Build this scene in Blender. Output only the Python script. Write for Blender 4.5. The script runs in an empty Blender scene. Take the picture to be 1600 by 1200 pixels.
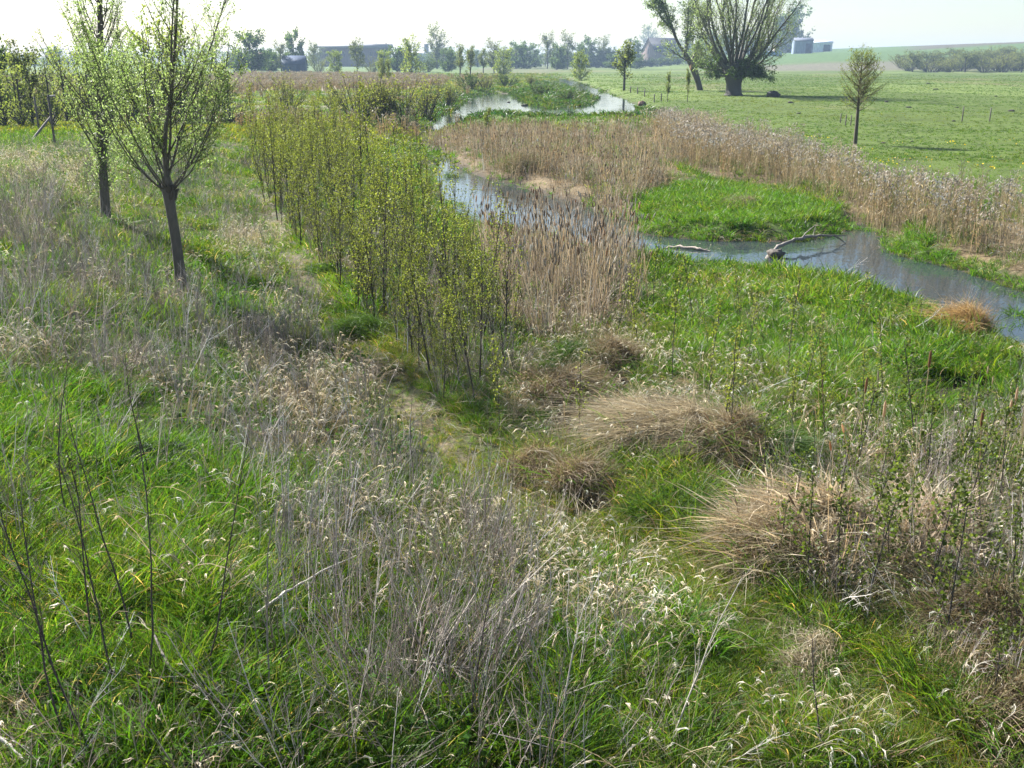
import bpy, math, random
import numpy as np
from mathutils import Vector

R = math.radians
rng = np.random.default_rng(11)
random.seed(4)
sc = bpy.context.scene
C = sc.collection

# ------------------------------------------------------------------ camera
CAM_H, PITCH, FPX = 5.0, R(18.0), 1555.0          # FPX: focal length in 1600-px units
cam_d = bpy.data.cameras.new('camera')
cam_d.sensor_width = 36.0
cam_d.lens = 36.0 * FPX / 1600.0
cam_d.clip_start, cam_d.clip_end = 0.1, 6000
cam = bpy.data.objects.new('camera', cam_d)
C.objects.link(cam)
cam.location = (0, 0, CAM_H)
cam.rotation_euler = (R(90) - PITCH, 0, 0)
sc.camera = cam

# ------------------------------------------------------------------ light
SUN_EL, SUN_AZ = R(38), R(-44)                     # azimuth from +Y towards +X
w = bpy.data.worlds.new('World')
sc.world = w
w.use_nodes = True
nt = w.node_tree
bg = nt.nodes['Background']
sky = nt.nodes.new('ShaderNodeTexSky')
sky.sky_type = 'NISHITA'
sky.sun_disc = False
sky.sun_elevation = SUN_EL
sky.sun_rotation = SUN_AZ
sky.air_density, sky.dust_density, sky.ozone_density = 1.0, 0.8, 1.5
nt.links.new(sky.outputs[0], bg.inputs[0])
bg.inputs[1].default_value = 0.055
sd = bpy.data.lights.new('sun', 'SUN')
sd.energy = 5.0
sd.angle = R(0.55)
sd.color = (1.0, 0.98, 0.94)
sun = bpy.data.objects.new('sun', sd)
C.objects.link(sun)
sv = Vector((math.sin(SUN_AZ) * math.cos(SUN_EL), math.cos(SUN_AZ) * math.cos(SUN_EL), math.sin(SUN_EL)))
sun.rotation_euler = sv.to_track_quat('Z', 'Y').to_euler()
sun.location = (-40, 30, 60)
sc.view_settings.view_transform = 'Standard'
sc.view_settings.look = 'None'
sc.view_settings.gamma = 1.0
sc.view_settings.exposure = 1.65
sc.cycles.max_bounces = 6
sc.cycles.transparent_max_bounces = 4
sc.cycles.diffuse_bounces = 3
sc.cycles.transmission_bounces = 3
sc.cycles.sample_clamp_indirect = 4.0
sc.cycles.caustics_reflective = False
sc.cycles.caustics_refractive = False
HAZE = 0.00025

# ------------------------------------------------------------------ maths helpers
def smooth(a, b, x):
    t = np.clip((np.asarray(x, float) - a) / (b - a), 0, 1)
    return t * t * (3 - 2 * t)

def vnoise(x, y, s, seed=0):
    """value noise in 0..1, feature size s metres"""
    x = np.asarray(x, float) / s; y = np.asarray(y, float) / s
    xi = np.floor(x).astype(np.int64); yi = np.floor(y).astype(np.int64)
    fx = x - xi; fy = y - yi
    fx = fx * fx * (3 - 2 * fx); fy = fy * fy * (3 - 2 * fy)
    def h(a, b):
        n = (a * 374761393 + b * 668265263 + seed * 974634777) & 0xffffffff
        n = ((n ^ (n >> 13)) * 1274126177) & 0xffffffff
        n = (n ^ (n >> 16)) & 0xffffffff
        return n / 4294967295.0
    return ((h(xi, yi) * (1 - fx) + h(xi + 1, yi) * fx) * (1 - fy) + (h(xi, yi + 1) * (1 - fx) + h(xi + 1, yi + 1) * fx) * fy)

def fbm(x, y, s, seed=0):
    return 0.55 * vnoise(x, y, s, seed) + 0.3 * vnoise(x, y, s * 0.45, seed + 7) + 0.15 * vnoise(x, y, s * 0.2, seed + 13)

def inpoly(poly, x, y):
    x = np.asarray(x, float); y = np.asarray(y, float)
    r = np.zeros(x.shape, bool)
    n = len(poly)
    for i in range(n):
        x1, y1 = poly[i]; x2, y2 = poly[(i + 1) % n]
        if y1 == y2: continue
        c = ((y1 > y) != (y2 > y)) & (x < (x2 - x1) * (y - y1) / (y2 - y1) + x1)
        r ^= c
    return r

def polydist(poly, x, y, closed=True):
    x = np.asarray(x, float); y = np.asarray(y, float)
    d = np.full(x.shape, 1e9)
    n = len(poly)
    for i in range(n if closed else n - 1):
        x1, y1 = poly[i]; x2, y2 = poly[(i + 1) % n]
        dx, dy = x2 - x1, y2 - y1
        t = np.clip(((x - x1) * dx + (y - y1) * dy) / (dx * dx + dy * dy + 1e-9), 0, 1)
        d = np.minimum(d, np.hypot(x - x1 - t * dx, y - y1 - t * dy))
    return d

def plane_pt(u, v, z):
    """where the line of sight through (u, v) of the 1600 x 1200 photograph meets height z"""
    a, b = (u - 800) / FPX, (600 - v) / FPX
    d = np.array([a, math.cos(PITCH) + b * math.sin(PITCH), -math.sin(PITCH) + b * math.cos(PITCH)])
    t = (z - CAM_H) / d[2]
    return d[0] * t, d[1] * t

def Gw(u, v):
    x, y = plane_pt(u, v, WL)
    return x, y, WL

WL = -0.42                                          # water level
def wpoly(px, z=0.0):
    return [plane_pt(u, v, z) for u, v in px]

# ------------------------------------------------------------------ the map of the place
RIVER = wpoly([(1640, 470), (1600, 456), (1540, 440), (1470, 414), (1405, 398), (1378, 384), (1372, 352), (1345, 348), (1322, 366), (1260, 376), (1200, 379), (1110, 377),
               (1050, 371), (1005, 366), (985, 350), (940, 330), (900, 318), (840, 300), (785, 285), (740, 270), (712, 258), (690, 236),
               (668, 214), (672, 190), (700, 176), (735, 152), (770, 146), (800, 147), (806, 153), (826, 164), (862, 170), (922, 164), (931, 153), (905, 143), (880, 133), (868, 124), (878, 121), (905, 129), (940, 142),
               (975, 156), (1004, 172), (1000, 180), (940, 188), (850, 186), (770, 179), (735, 184), (692, 200), (680, 214), (684, 232), (684, 262), (684, 290), (708, 332), (745, 352),
               (800, 366), (870, 386), (940, 406), (1010, 416), (1100, 424), (1230, 430), (1300, 444), (1390, 463), (1440, 481), (1490, 502), (1530, 520), (1600, 548), (1640, 563)], WL)
PATH = wpoly([(405, 300), (440, 370), (480, 440), (545, 530), (605, 600), (650, 650), (740, 730), (860, 800), (980, 880), (1100, 970), (1220, 1070), (1330, 1200)])
HEDGE = wpoly([(392, 262), (408, 300), (436, 345), (480, 395), (535, 455), (560, 495), (620, 545), (690, 628), (745, 640), (800, 602), (785, 530), (730, 450), (650, 380), (605, 325), (570, 288), (540, 262), (500, 240), (430, 240)])
GREENL = wpoly([(-200, 720), (0, 700), (180, 690), (330, 740), (410, 860), (440, 1000), (420, 1250), (-300, 1300)])
GREENR = wpoly([(800, 1010), (900, 980), (1000, 1040), (1120, 900), (1180, 960), (1330, 1080), (1500, 1150), (1560, 1250), (1200, 1250), (800, 1250)])
GREEN1 = wpoly([(1000, 462), (1060, 450), (1150, 440), (1260, 446), (1350, 472), (1440, 505), (1540, 565), (1570, 600), (1500, 650), (1330, 640), (1180, 600), (1080, 540), (1010, 490)])
BANK = wpoly([(985, 320), (1010, 300), (1060, 285), (1160, 290), (1270, 310), (1330, 335), (1335, 350), (1310, 366), (1200, 378), (1060, 372), (995, 355)])
RBANK = wpoly([(1378, 350), (1400, 355), (1470, 380), (1560, 410), (1660, 440), (1660, 490), (1580, 452), (1500, 420), (1400, 396)])
CAT1 = wpoly([(752, 372), (800, 372), (880, 388), (960, 404), (1005, 416), (1015, 460), (985, 515), (900, 545), (830, 530), (790, 490), (762, 430)])
CATW = wpoly([(740, 345), (800, 330), (880, 335), (960, 340), (1000, 350), (1010, 408), (880, 390), (790, 372)])
CAT2 = wpoly([(800, 300), (850, 285), (960, 318), (990, 345), (1030, 360), (990, 366), (930, 335), (850, 306)])
REED2 = wpoly([(655, 216), (700, 206), (760, 201), (850, 203), (940, 206), (1012, 200), (1060, 215), (1080, 260), (1050, 292), (1000, 318), (940, 318), (860, 296), (780, 276), (720, 258), (700, 235)])
REED3 = wpoly([(1010, 200), (1110, 205), (1200, 225), (1300, 262), (1340, 290), (1420, 320), (1540, 340), (1700, 372), (1700, 440), (1560, 408), (1460, 376), (1380, 350), (1300, 318), (1220, 292), (1130, 282), (1070, 262)])
REED4 = wpoly([(1340, 285), (1430, 288), (1520, 296), (1620, 320), (1720, 345), (1720, 372), (1600, 352), (1480, 330), (1380, 305)])
MEADOW = wpoly([(880, 118), (940, 139), (1005, 166), (1040, 185), (1110, 198), (1200, 218), (1300, 252), (1400, 275), (1520, 290), (1720, 330), (2300, 420), (2300, 104), (1240, 103), (1060, 104), (930, 105), (860, 112)])
BROWNF = wpoly([(330, 122), (380, 117), (500, 117), (640, 119), (700, 124), (690, 135), (600, 140), (480, 142), (330, 146)])
STALK_A = wpoly([(-160, 380), (0, 350), (150, 380), (260, 470), (330, 560), (420, 640), (430, 720), (330, 700), (160, 690), (0, 690), (-200, 720)])
STALK_B = wpoly([(400, 860), (470, 760), (600, 690), (690, 700), (780, 800), (860, 880), (900, 1000), (900, 1250), (430, 1250), (380, 1000)])
STALK_C = wpoly([(880, 1010), (1080, 1060), (1150, 1150), (1130, 1250), (860, 1250)])
PALE = [wpoly(p) for p in ([(760, 850), (860, 830), (980, 880), (1080, 960), (1110, 1030), (980, 1060), (840, 1000), (700, 920), (640, 830)],
                           [(360, 560), (440, 480), (500, 520), (560, 620), (540, 680), (440, 680), (380, 640)],
                           [(350, 370), (430, 360), (440, 430), (360, 440)],
                           [(0, 290), (120, 270), (230, 330), (140, 370), (0, 350)],
                           [(1170, 1100), (1340, 1110), (1400, 1220), (1180, 1240)])]
TANGLE = wpoly([(1180, 740), (1280, 700), (1420, 700), (1680, 640), (1720, 1300), (1560, 1200), (1440, 1020), (1260, 960), (1170, 860)])
MID = wpoly([(800, 480), (960, 470), (1040, 540), (1200, 620), (1350, 650), (1430, 690), (1240, 730), (1200, 790), (1080, 820), (940, 790), (820, 740), (790, 620)])
ISLAND = wpoly([(800, 148), (870, 128), (905, 143), (931, 153), (922, 164), (862, 170), (826, 164)], WL)

HOLLOWS = [wpoly(h_) for h_ in ([(845, 625), (940, 612), (965, 650), (920, 690), (850, 675)], [(1105, 735), (1190, 700), (1225, 735), (1160, 775)], [(885, 770), (950, 765), (960, 800), (890, 815)], [(920, 580), (990, 575), (985, 610), (925, 612)])]
HOL = wpoly([(1395, 590), (1440, 572), (1560, 585), (1570, 640), (1500, 665), (1410, 650)])

def path_side(x, y):
    """metres right (+) or left (-) of the mown path"""
    px = np.array([p[0] for p in PATH][::-1]); py = np.array([p[1] for p in PATH][::-1])
    return x - np.interp(y, py, px)

def river_sd(x, y):
    wx = x + 0.7 * (fbm(x, y, 1.5, 31) - 0.5) + 0.9 * (vnoise(x, y, 5, 33) - 0.5) * smooth(40, 80, y)
    wy = y + 1.1 * (fbm(x, y, 1.5, 32) - 0.5) + 1.6 * (vnoise(x, y, 5, 34) - 0.5) * smooth(40, 80, y)
    d = polydist(RIVER, wx, wy)
    return np.where(inpoly(RIVER, wx, wy), d, -d)

def zf(x, y):
    x = np.asarray(x, float); y = np.asarray(y, float)
    ps = path_side(x, y)
    near = smooth(90, 45, y)
    z = 1.15 * smooth(-0.5, -7.5, ps) * near
    z = z + near * (0.16 * (fbm(x, y, 1.6, 1) - 0.5) + 0.25 * (fbm(x, y, 5.5, 2) - 0.5))
    z = z - near * 0.07 * np.exp(-(ps / 0.28) ** 2)
    z = z + (1 - near) * 0.5 * (vnoise(x, y, 9, 3) - 0.5) * smooth(4000, 200, y)
    hol = inpoly(wpoly([(1395, 590), (1440, 572), (1560, 585), (1570, 640), (1500, 665), (1410, 650)]), x, y)
    z = z - 1.0 * hol
    for hp_ in HOLLOWS: z = z - 0.5 * smooth(0.0, 0.35, np.where(inpoly(hp_, x, y), polydist(hp_, x, y), 0))
    sd = river_sd(x, y)
    bankw = np.where(y > 60, 3.0, 1.1)
    zin = WL - 0.9 * smooth(0, 1.6, sd)
    zout = WL + (np.maximum(z, WL + 0.18) - WL) * smooth(0, 1, -sd / bankw)
    z = np.where(sd > 0, zin, zout)
    hill = (9.5 + 9.5 * smooth(190, 420, x)) * smooth(470, 720, y) * smooth(80, 215, x - 0.0 * y)
    return z + hill

def G(u, v):
    """the point of the ground that stands at (u, v) in the photograph, as a world position"""
    z = 0.0
    for _ in range(6):
        x, y = plane_pt(u, v, z)
        z = float(zf(np.array([x]), np.array([y]))[0])
        if y > 300: break
    return x, y, z

def px_m(u, v):
    """metres per photo pixel at that ground point"""
    x, y, z = G(u, v)
    return math.sqrt(x * x + y * y + 25) / FPX

# ------------------------------------------------------------------ mesh helpers
def mk_mesh(name, V, faces, col=None, mats=(), mi=None, smooth_faces=None):
    V = np.asarray(V, np.float32)
    me = bpy.data.meshes.new(name)
    me.vertices.add(len(V)); me.vertices.foreach_set('co', V.ravel())
    idx = np.concatenate([f.ravel() for f in faces]).astype(np.int32)
    cnt = np.concatenate([np.full(len(f), f.shape[1]) for f in faces]).astype(np.int32)
    st = np.concatenate([[0], np.cumsum(cnt)[:-1]]).astype(np.int32)
    me.loops.add(len(idx)); me.loops.foreach_set('vertex_index', idx)
    me.polygons.add(len(cnt)); me.polygons.foreach_set('loop_start', st)
    try: me.polygons.foreach_set('loop_total', cnt)
    except Exception: pass
    for m in mats: me.materials.append(m)
    if mi is not None: me.polygons.foreach_set('material_index', np.asarray(mi, np.int32))
    if smooth_faces: me.polygons.foreach_set('use_smooth', np.ones(len(cnt), bool))
    if col is not None:
        a = me.attributes.new('Col', 'FLOAT_COLOR', 'POINT')
        c4 = np.ones((len(V), 4), np.float32); c4[:, :3] = col
        a.data.foreach_set('color', c4.ravel())
    me.update(calc_edges=True)
    me.validate()
    return me

class Acc:
    def __init__(s): s.V = []; s.F = []; s.Cc = []; s.n = 0
    def add(s, V, F, col):
        V = np.asarray(V, float).reshape(-1, 3)
        for f in (F if isinstance(F, list) else [F]): s.F.append(np.asarray(f) + s.n)
        c = np.asarray(col, float)
        if c.ndim == 1: c = np.tile(c, (len(V), 1))
        s.V.append(V); s.Cc.append(c.reshape(-1, 3)); s.n += len(V)
        return s
    def mesh(s, name, mat, smooth_faces=False):
        return mk_mesh(name, np.concatenate(s.V), s.F, np.concatenate(s.Cc), [mat], None, smooth_faces)

def link(name, me, parent=None, loc=None, rz=0.0):
    o = bpy.data.objects.new(name, me)
    C.objects.link(o)
    if parent is not None: o.parent = parent
    if loc is not None: o.location = loc
    if rz: o.rotation_euler[2] = rz
    return o

def tag(o, label=None, cat=None, group=None, kind=None):
    if label: o['label'] = label
    if cat: o['category'] = cat
    if group: o['group'] = group
    if kind: o['kind'] = kind
    return o

def empty(name, loc, rz=0.0, scale=None):
    o = bpy.data.objects.new(name, None); C.objects.link(o)
    o.empty_display_size = 0.2
    o.location = loc; o.rotation_euler[2] = rz
    if scale is not None: o.scale = (scale,) * 3 if np.isscalar(scale) else scale
    return o

def copy_tree(o, parent=None):
    c = o.copy(); C.objects.link(c)
    if parent is not None: c.parent = parent
    for ch in list(o.children): copy_tree(ch, c)
    return c

def unit(a): return a / (np.linalg.norm(a, axis=-1, keepdims=True) + 1e-9)

def ribbon(P, W, col, flat=0.0):
    """P (n,s,3) centre lines, W (n,s) half widths -> strips of quads"""
    n, s, _ = P.shape
    T = np.gradient(P, axis=1)
    rnd = rng.normal(size=(n, 1, 3)); rnd[..., 2] *= (1 - flat)
    side = unit(np.cross(unit(T), unit(rnd)))
    V = np.stack([P - side * W[..., None], P + side * W[..., None]], 2).reshape(-1, 3)
    b = (np.arange(n) * s * 2)[:, None] + (np.arange(s - 1) * 2)[None]
    F = np.stack([b, b + 1, b + 3, b + 2], -1).reshape(-1, 4)
    cc = np.repeat(np.broadcast_to(col, (n, s, 3)).reshape(-1, 3), 2, 0)
    return V, F, cc

def pick(cols, n, var=0.15):
    c = np.array(cols)[rng.integers(0, len(cols), n)]
    return c * (1 + var * rng.normal(size=(n, 1))).clip(0.5, 1.6)

def blades(n, rad, h, wd, lean, droop, cols, seg=5, bias=(0, 0), wander=0.0, tipcol=None, dn=0.9):
    a = rng.uniform(0, 2 * np.pi, n); r = rad * np.sqrt(rng.uniform(0, 1, n))
    base = np.stack([r * np.cos(a), r * np.sin(a), np.zeros(n)], -1)
    da = a + rng.normal(0, dn, n)
    d = np.stack([np.cos(da) + bias[0], np.sin(da) + bias[1], np.zeros(n)], -1)
    H = rng.uniform(*h, n); L = rng.uniform(*lean, n) * H; D = rng.uniform(*droop, n)
    t = np.linspace(0, 1, seg)
    P = base[:, None] + d[:, None] * (L[:, None] * t ** 1.8)[..., None]
    P[..., 2] += H[:, None] * (t[None] - D[:, None] * t[None] ** 2.6) - 0.03
    if wander: P += wander * rng.normal(size=P.shape) * t[None, :, None]
    W = wd * rng.uniform(0.6, 1.2, n)[:, None] * (1 - 0.93 * t[None] ** 1.8) * 0.5
    col = pick(cols, n)[:, None].repeat(seg, 1)
    if tipcol is not None: col = col * (1 - t[None, :, None] ** 3) + np.array(tipcol) * t[None, :, None] ** 3
    return P, W, col

# curves and tubes for woody things
def curves(p0, d0, L, r0, r1, m, up=0.0, wig=0.1):
    N = len(p0); P = np.zeros((N, m, 3)); P[:, 0] = p0; d = unit(d0)
    st = (np.asarray(L) / (m - 1))[:, None]
    for i in range(1, m):
        d = unit(d + np.array([0, 0, up / (m - 1)]) + wig * rng.normal(size=(N, 3)) / math.sqrt(m))
        P[:, i] = P[:, i - 1] + d * st
    t = np.linspace(0, 1, m)
    return P, np.asarray(r0)[:, None] * (1 - t) + np.asarray(r1)[:, None] * t

def spawn(par, n, t0, t1, ang, Lr, rr, m, up=0.0, wig=0.15, tip=0.3, taper_len=0.5, rmax=1.0):
    P, Rr = par; N, mm, _ = P.shape
    idx = np.repeat(np.arange(N), n); K = len(idx)
    t = rng.uniform(t0, t1, K)
    f = t * (mm - 1); i = np.minimum(f.astype(int), mm - 2); fr = (f - i)[:, None]
    p = P[idx, i] * (1 - fr) + P[idx, i + 1] * fr
    tan = unit(P[idx, i + 1] - P[idx, i])
    per = rng.normal(size=(K, 3)); per = unit(per - tan * (per * tan).sum(-1, keepdims=True))
    a = rng.uniform(*ang, K)[:, None]
    d = np.cos(a) * tan + np.sin(a) * per
    rad = np.minimum((Rr[idx, i] * (1 - fr[:, 0]) + Rr[idx, i + 1] * fr[:, 0]) * rr, rmax)
    L = rng.uniform(*Lr, K) * (1 - taper_len * (t - t0) / max(t1 - t0, 1e-6))
    return curves(p, d, L, rad, rad * tip, m, up, wig)

def tubes(acc, PR, k=4, col=(0.1, 0.08, 0.06), var=0.1):
    P, Rr = PR; N, m, _ = P.shape
    T = unit(np.gradient(P, axis=1))
    ref = np.tile(np.array([0.31, 0.87, 0.12]), (N, m, 1)); u = unit(np.cross(T, ref)); v = np.cross(T, u)
    an = np.arange(k) * 2 * np.pi / k
    V = P[:, :, None] + Rr[:, :, None, None] * (np.cos(an)[:, None] * u[:, :, None] + np.sin(an)[:, None] * v[:, :, None])
    b = (np.arange(N) * m * k)[:, None, None] + (np.arange(m - 1) * k)[None, :, None]
    j = np.arange(k)[None, None]; j2 = (j + 1) % k
    F = np.stack([b + j, b + j2, b + k + j2, b + k + j], -1).reshape(-1, 4)
    c = np.asarray(col) * (1 + var * rng.normal(size=(N, 1, 1, 1)))
    acc.add(V, F, np.broadcast_to(c, (N, m, k, 3)).reshape(-1, 3))
    return acc

def leaves(acc, PR, n, size, cols, t0=0.1, off=0.02, hang=0.0, ratio=0.5, along=0.5):
    P = PR[0]; N, mm, _ = P.shape
    idx = np.repeat(np.arange(N), n); K = len(idx)
    f = rng.uniform(t0, 1, K) * (mm - 1); i = np.minimum(f.astype(int), mm - 2); fr = (f - i)[:, None]
    p = P[idx, i] * (1 - fr) + P[idx, i + 1] * fr + off * rng.normal(size=(K, 3))
    tan = unit(P[idx, i + 1] - P[idx, i])
    return leaf_at(acc, p, unit(along * tan + rng.normal(size=(K, 3)) * 0.6 + np.array([0, 0, -hang])), size, cols, ratio)

def leaf_at(acc, p, d, size, cols, ratio=0.5):
    K = len(p)
    s = rng.uniform(0.6, 1.25, K)[:, None] * size
    side = unit(np.cross(d, rng.normal(size=(K, 3)))); nrm = np.cross(side, d)
    mid = p + d * s * 0.5 - nrm * s * 0.08
    V = np.stack([p, mid + side * s * ratio * 0.5, p + d * s, mid - side * s * ratio * 0.5], 1).reshape(-1, 3)
    F = np.arange(K * 4).reshape(K, 4)
    acc.add(V, F, np.repeat(pick(cols, K, 0.18), 4, 0))
    return acc

def box(acc, x0, x1, y0, y1, z0, z1, col):
    V = [(x0, y0, z0), (x1, y0, z0), (x1, y1, z0), (x0, y1, z0), (x0, y0, z1), (x1, y0, z1), (x1, y1, z1), (x0, y1, z1)]
    acc.add(V, np.array([[0, 3, 2, 1], [4, 5, 6, 7], [0, 1, 5, 4], [1, 2, 6, 5], [2, 3, 7, 6], [3, 0, 4, 7]]), col)
    return acc

# ------------------------------------------------------------------ materials
def base_mat(name):
    m = bpy.data.materials.new(name); m.use_nodes = True
    return m, m.node_tree, m.node_tree.nodes['Principled BSDF'], m.node_tree.nodes['Material Output']

def foliage_mat(name, instanced, trans=0.45, rough=0.5, spec=0.35, warm=(1.15, 1.2, 0.7)):
    m, t, p, out = base_mat(name)
    a = t.nodes.new('ShaderNodeAttribute'); a.attribute_name = 'Col'
    src = a.outputs['Color']
    if instanced:
        b = t.nodes.new('ShaderNodeAttribute'); b.attribute_type = 'INSTANCER'; b.attribute_name = 'tint'
        mx = t.nodes.new('ShaderNodeMix'); mx.data_type = 'RGBA'; mx.blend_type = 'MULTIPLY'; mx.inputs['Factor'].default_value = 1
        t.links.new(src, mx.inputs[6]); t.links.new(b.outputs['Vector'], mx.inputs[7]); src = mx.outputs[2]
    t.links.new(src, p.inputs['Base Color'])
    p.inputs['Roughness'].default_value = rough
    p.inputs['Specular IOR Level'].default_value = spec
    if trans > 0:
        tr = t.nodes.new('ShaderNodeBsdfTranslucent')
        mw = t.nodes.new('ShaderNodeMix'); mw.data_type = 'RGBA'; mw.blend_type = 'MULTIPLY'; mw.inputs['Factor'].default_value = 1
        t.links.new(src, mw.inputs[6]); mw.inputs[7].default_value = (*warm, 1); t.links.new(mw.outputs[2], tr.inputs['Color'])
        ms = t.nodes.new('ShaderNodeMixShader'); ms.inputs[0].default_value = trans
        t.links.new(p.outputs[0], ms.inputs[1]); t.links.new(tr.outputs[0], ms.inputs[2]); t.links.new(ms.outputs[0], out.inputs['Surface'])
    return m

M_GRASS = foliage_mat('grass_blade', True, 0.5, 0.45, 0.3, (1.28, 1.38, 0.5))
M_HERB = foliage_mat('herb_leaf', True, 0.4, 0.7, 0.1, (1.2, 1.35, 0.5))
M_DRY = foliage_mat('dry_blade', True, 0.35, 0.55, 0.4, (1.15, 1.1, 0.95))
M_STALK = foliage_mat('dead_stem', True, 0.0, 0.6, 0.4)
M_LEAF = foliage_mat('tree_leaf', False, 0.55, 0.5, 0.25, (1.3, 1.38, 0.7))
M_WILLOW = foliage_mat('willow_leaf', False, 0.55, 0.5, 0.25, (1.15, 1.3, 0.85))
M_FARLEAF = foliage_mat('far_leaf', False, 0.55, 0.6, 0.2, (1.5, 1.5, 0.8))
M_STRAW = foliage_mat('straw', False, 0.35, 0.55, 0.4, (1.15, 1.1, 0.95))

def bark_mat(name, scale=30):
    m, t, p, out = base_mat(name)
    a = t.nodes.new('ShaderNodeAttribute'); a.attribute_name = 'Col'
    tc = t.nodes.new('ShaderNodeTexCoord'); mp = t.nodes.new('ShaderNodeMapping'); mp.inputs['Scale'].default_value = (1, 1, 0.25)
    n = t.nodes.new('ShaderNodeTexNoise'); n.inputs['Scale'].default_value = scale; n.inputs['Detail'].default_value = 5
    r = t.nodes.new('ShaderNodeMapRange'); r.inputs['To Min'].default_value = 0.45; r.inputs['To Max'].default_value = 1.6
    mx = t.nodes.new('ShaderNodeMix'); mx.data_type = 'RGBA'; mx.blend_type = 'MULTIPLY'; mx.inputs['Factor'].default_value = 1
    bp = t.nodes.new('ShaderNodeBump'); bp.inputs['Strength'].default_value = 0.6; bp.inputs['Distance'].default_value = 0.02
    L = t.links.new
    L(tc.outputs['Object'], mp.inputs['Vector']); L(mp.outputs[0], n.inputs['Vector']); L(n.outputs['Fac'], r.inputs['Value'])
    L(a.outputs['Color'], mx.inputs[6]); L(r.outputs[0], mx.inputs[7]); L(mx.outputs[2], p.inputs['Base Color'])
    L(n.outputs['Fac'], bp.inputs['Height']); L(bp.outputs[0], p.inputs['Normal'])
    p.inputs['Roughness'].default_value = 0.8
    return m
M_BARK = bark_mat('bark', 26)
M_FARBARK = bark_mat('far_bark', 3)
M_WALL = bark_mat('wall_render', 1.2)

def ground_mat():
    m, t, p, out = base_mat('soil_and_thatch')
    L = t.links.new
    a = t.nodes.new('ShaderNodeAttribute'); a.attribute_name = 'Col'
    g = t.nodes.new('ShaderNodeNewGeometry')
    n1 = t.nodes.new('ShaderNodeTexNoise'); n1.inputs['Scale'].default_value = 0.35; n1.inputs['Detail'].default_value = 8; n1.inputs['Roughness'].default_value = 0.7
    n2 = t.nodes.new('ShaderNodeTexNoise'); n2.inputs['Scale'].default_value = 9; n2.inputs['Detail'].default_value = 6
    L(g.outputs['Position'], n1.inputs['Vector']); L(g.outputs['Position'], n2.inputs['Vector'])
    r1 = t.nodes.new('ShaderNodeMapRange'); r1.inputs['From Min'].default_value = 0.3; r1.inputs['From Max'].default_value = 0.7; r1.inputs['To Min'].default_value = 0.65; r1.inputs['To Max'].default_value = 1.35
    r2 = t.nodes.new('ShaderNodeMapRange'); r2.inputs['From Min'].default_value = 0.3; r2.inputs['From Max'].default_value = 0.7; r2.inputs['To Min'].default_value = 0.6; r2.inputs['To Max'].default_value = 1.4
    L(n1.outputs['Fac'], r1.inputs['Value']); L(n2.outputs['Fac'], r2.inputs['Value'])
    mu = t.nodes.new('ShaderNodeMath'); mu.operation = 'MULTIPLY'; L(r1.outputs[0], mu.inputs[0]); L(r2.outputs[0], mu.inputs[1])
    mx = t.nodes.new('ShaderNodeMix'); mx.data_type = 'RGBA'; mx.blend_type = 'MULTIPLY'; mx.inputs['Factor'].default_value = 1
    L(a.outputs['Color'], mx.inputs[6]); L(mu.outputs[0], mx.inputs[7]); L(mx.outputs[2], p.inputs['Base Color'])
    bp = t.nodes.new('ShaderNodeBump'); bp.inputs['Strength'].default_value = 0.7; bp.inputs['Distance'].default_value = 0.05
    L(n2.outputs['Fac'], bp.inputs['Height']); L(bp.outputs[0], p.inputs['Normal'])
    p.inputs['Roughness'].default_value = 0.9; p.inputs['Specular IOR Level'].default_value = 0.2
    return m

def water_mat():
    m, t, p, out = base_mat('river_water')
    L = t.links.new
    g = t.nodes.new('ShaderNodeNewGeometry')
    mp = t.nodes.new('ShaderNodeMapping'); mp.inputs['Scale'].default_value = (1.0, 0.6, 1)
    n = t.nodes.new('ShaderNodeTexNoise'); n.inputs['Scale'].default_value = 3.2; n.inputs['Detail'].default_value = 4
    n2 = t.nodes.new('ShaderNodeTexNoise'); n2.inputs['Scale'].default_value = 0.5; n2.inputs['Detail'].default_value = 2
    ml = t.nodes.new('ShaderNodeMath'); ml.operation = 'MULTIPLY'
    bp = t.nodes.new('ShaderNodeBump'); bp.inputs['Strength'].default_value = 0.38; bp.inputs['Distance'].default_value = 0.05
    L(g.outputs['Position'], mp.inputs['Vector']); L(mp.outputs[0], n.inputs['Vector']); L(mp.outputs[0], n2.inputs['Vector'])
    L(n.outputs['Fac'], ml.inputs[0]); L(n2.outputs['Fac'], ml.inputs[1]); L(ml.outputs[0], bp.inputs['Height']); L(bp.outputs[0], p.inputs['Normal'])
    p.inputs['Base Color'].default_value = (0.03, 0.04, 0.045, 1)
    p.inputs['Roughness'].default_value = 0.03
    p.inputs['IOR'].default_value = 1.33
    return m

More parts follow.
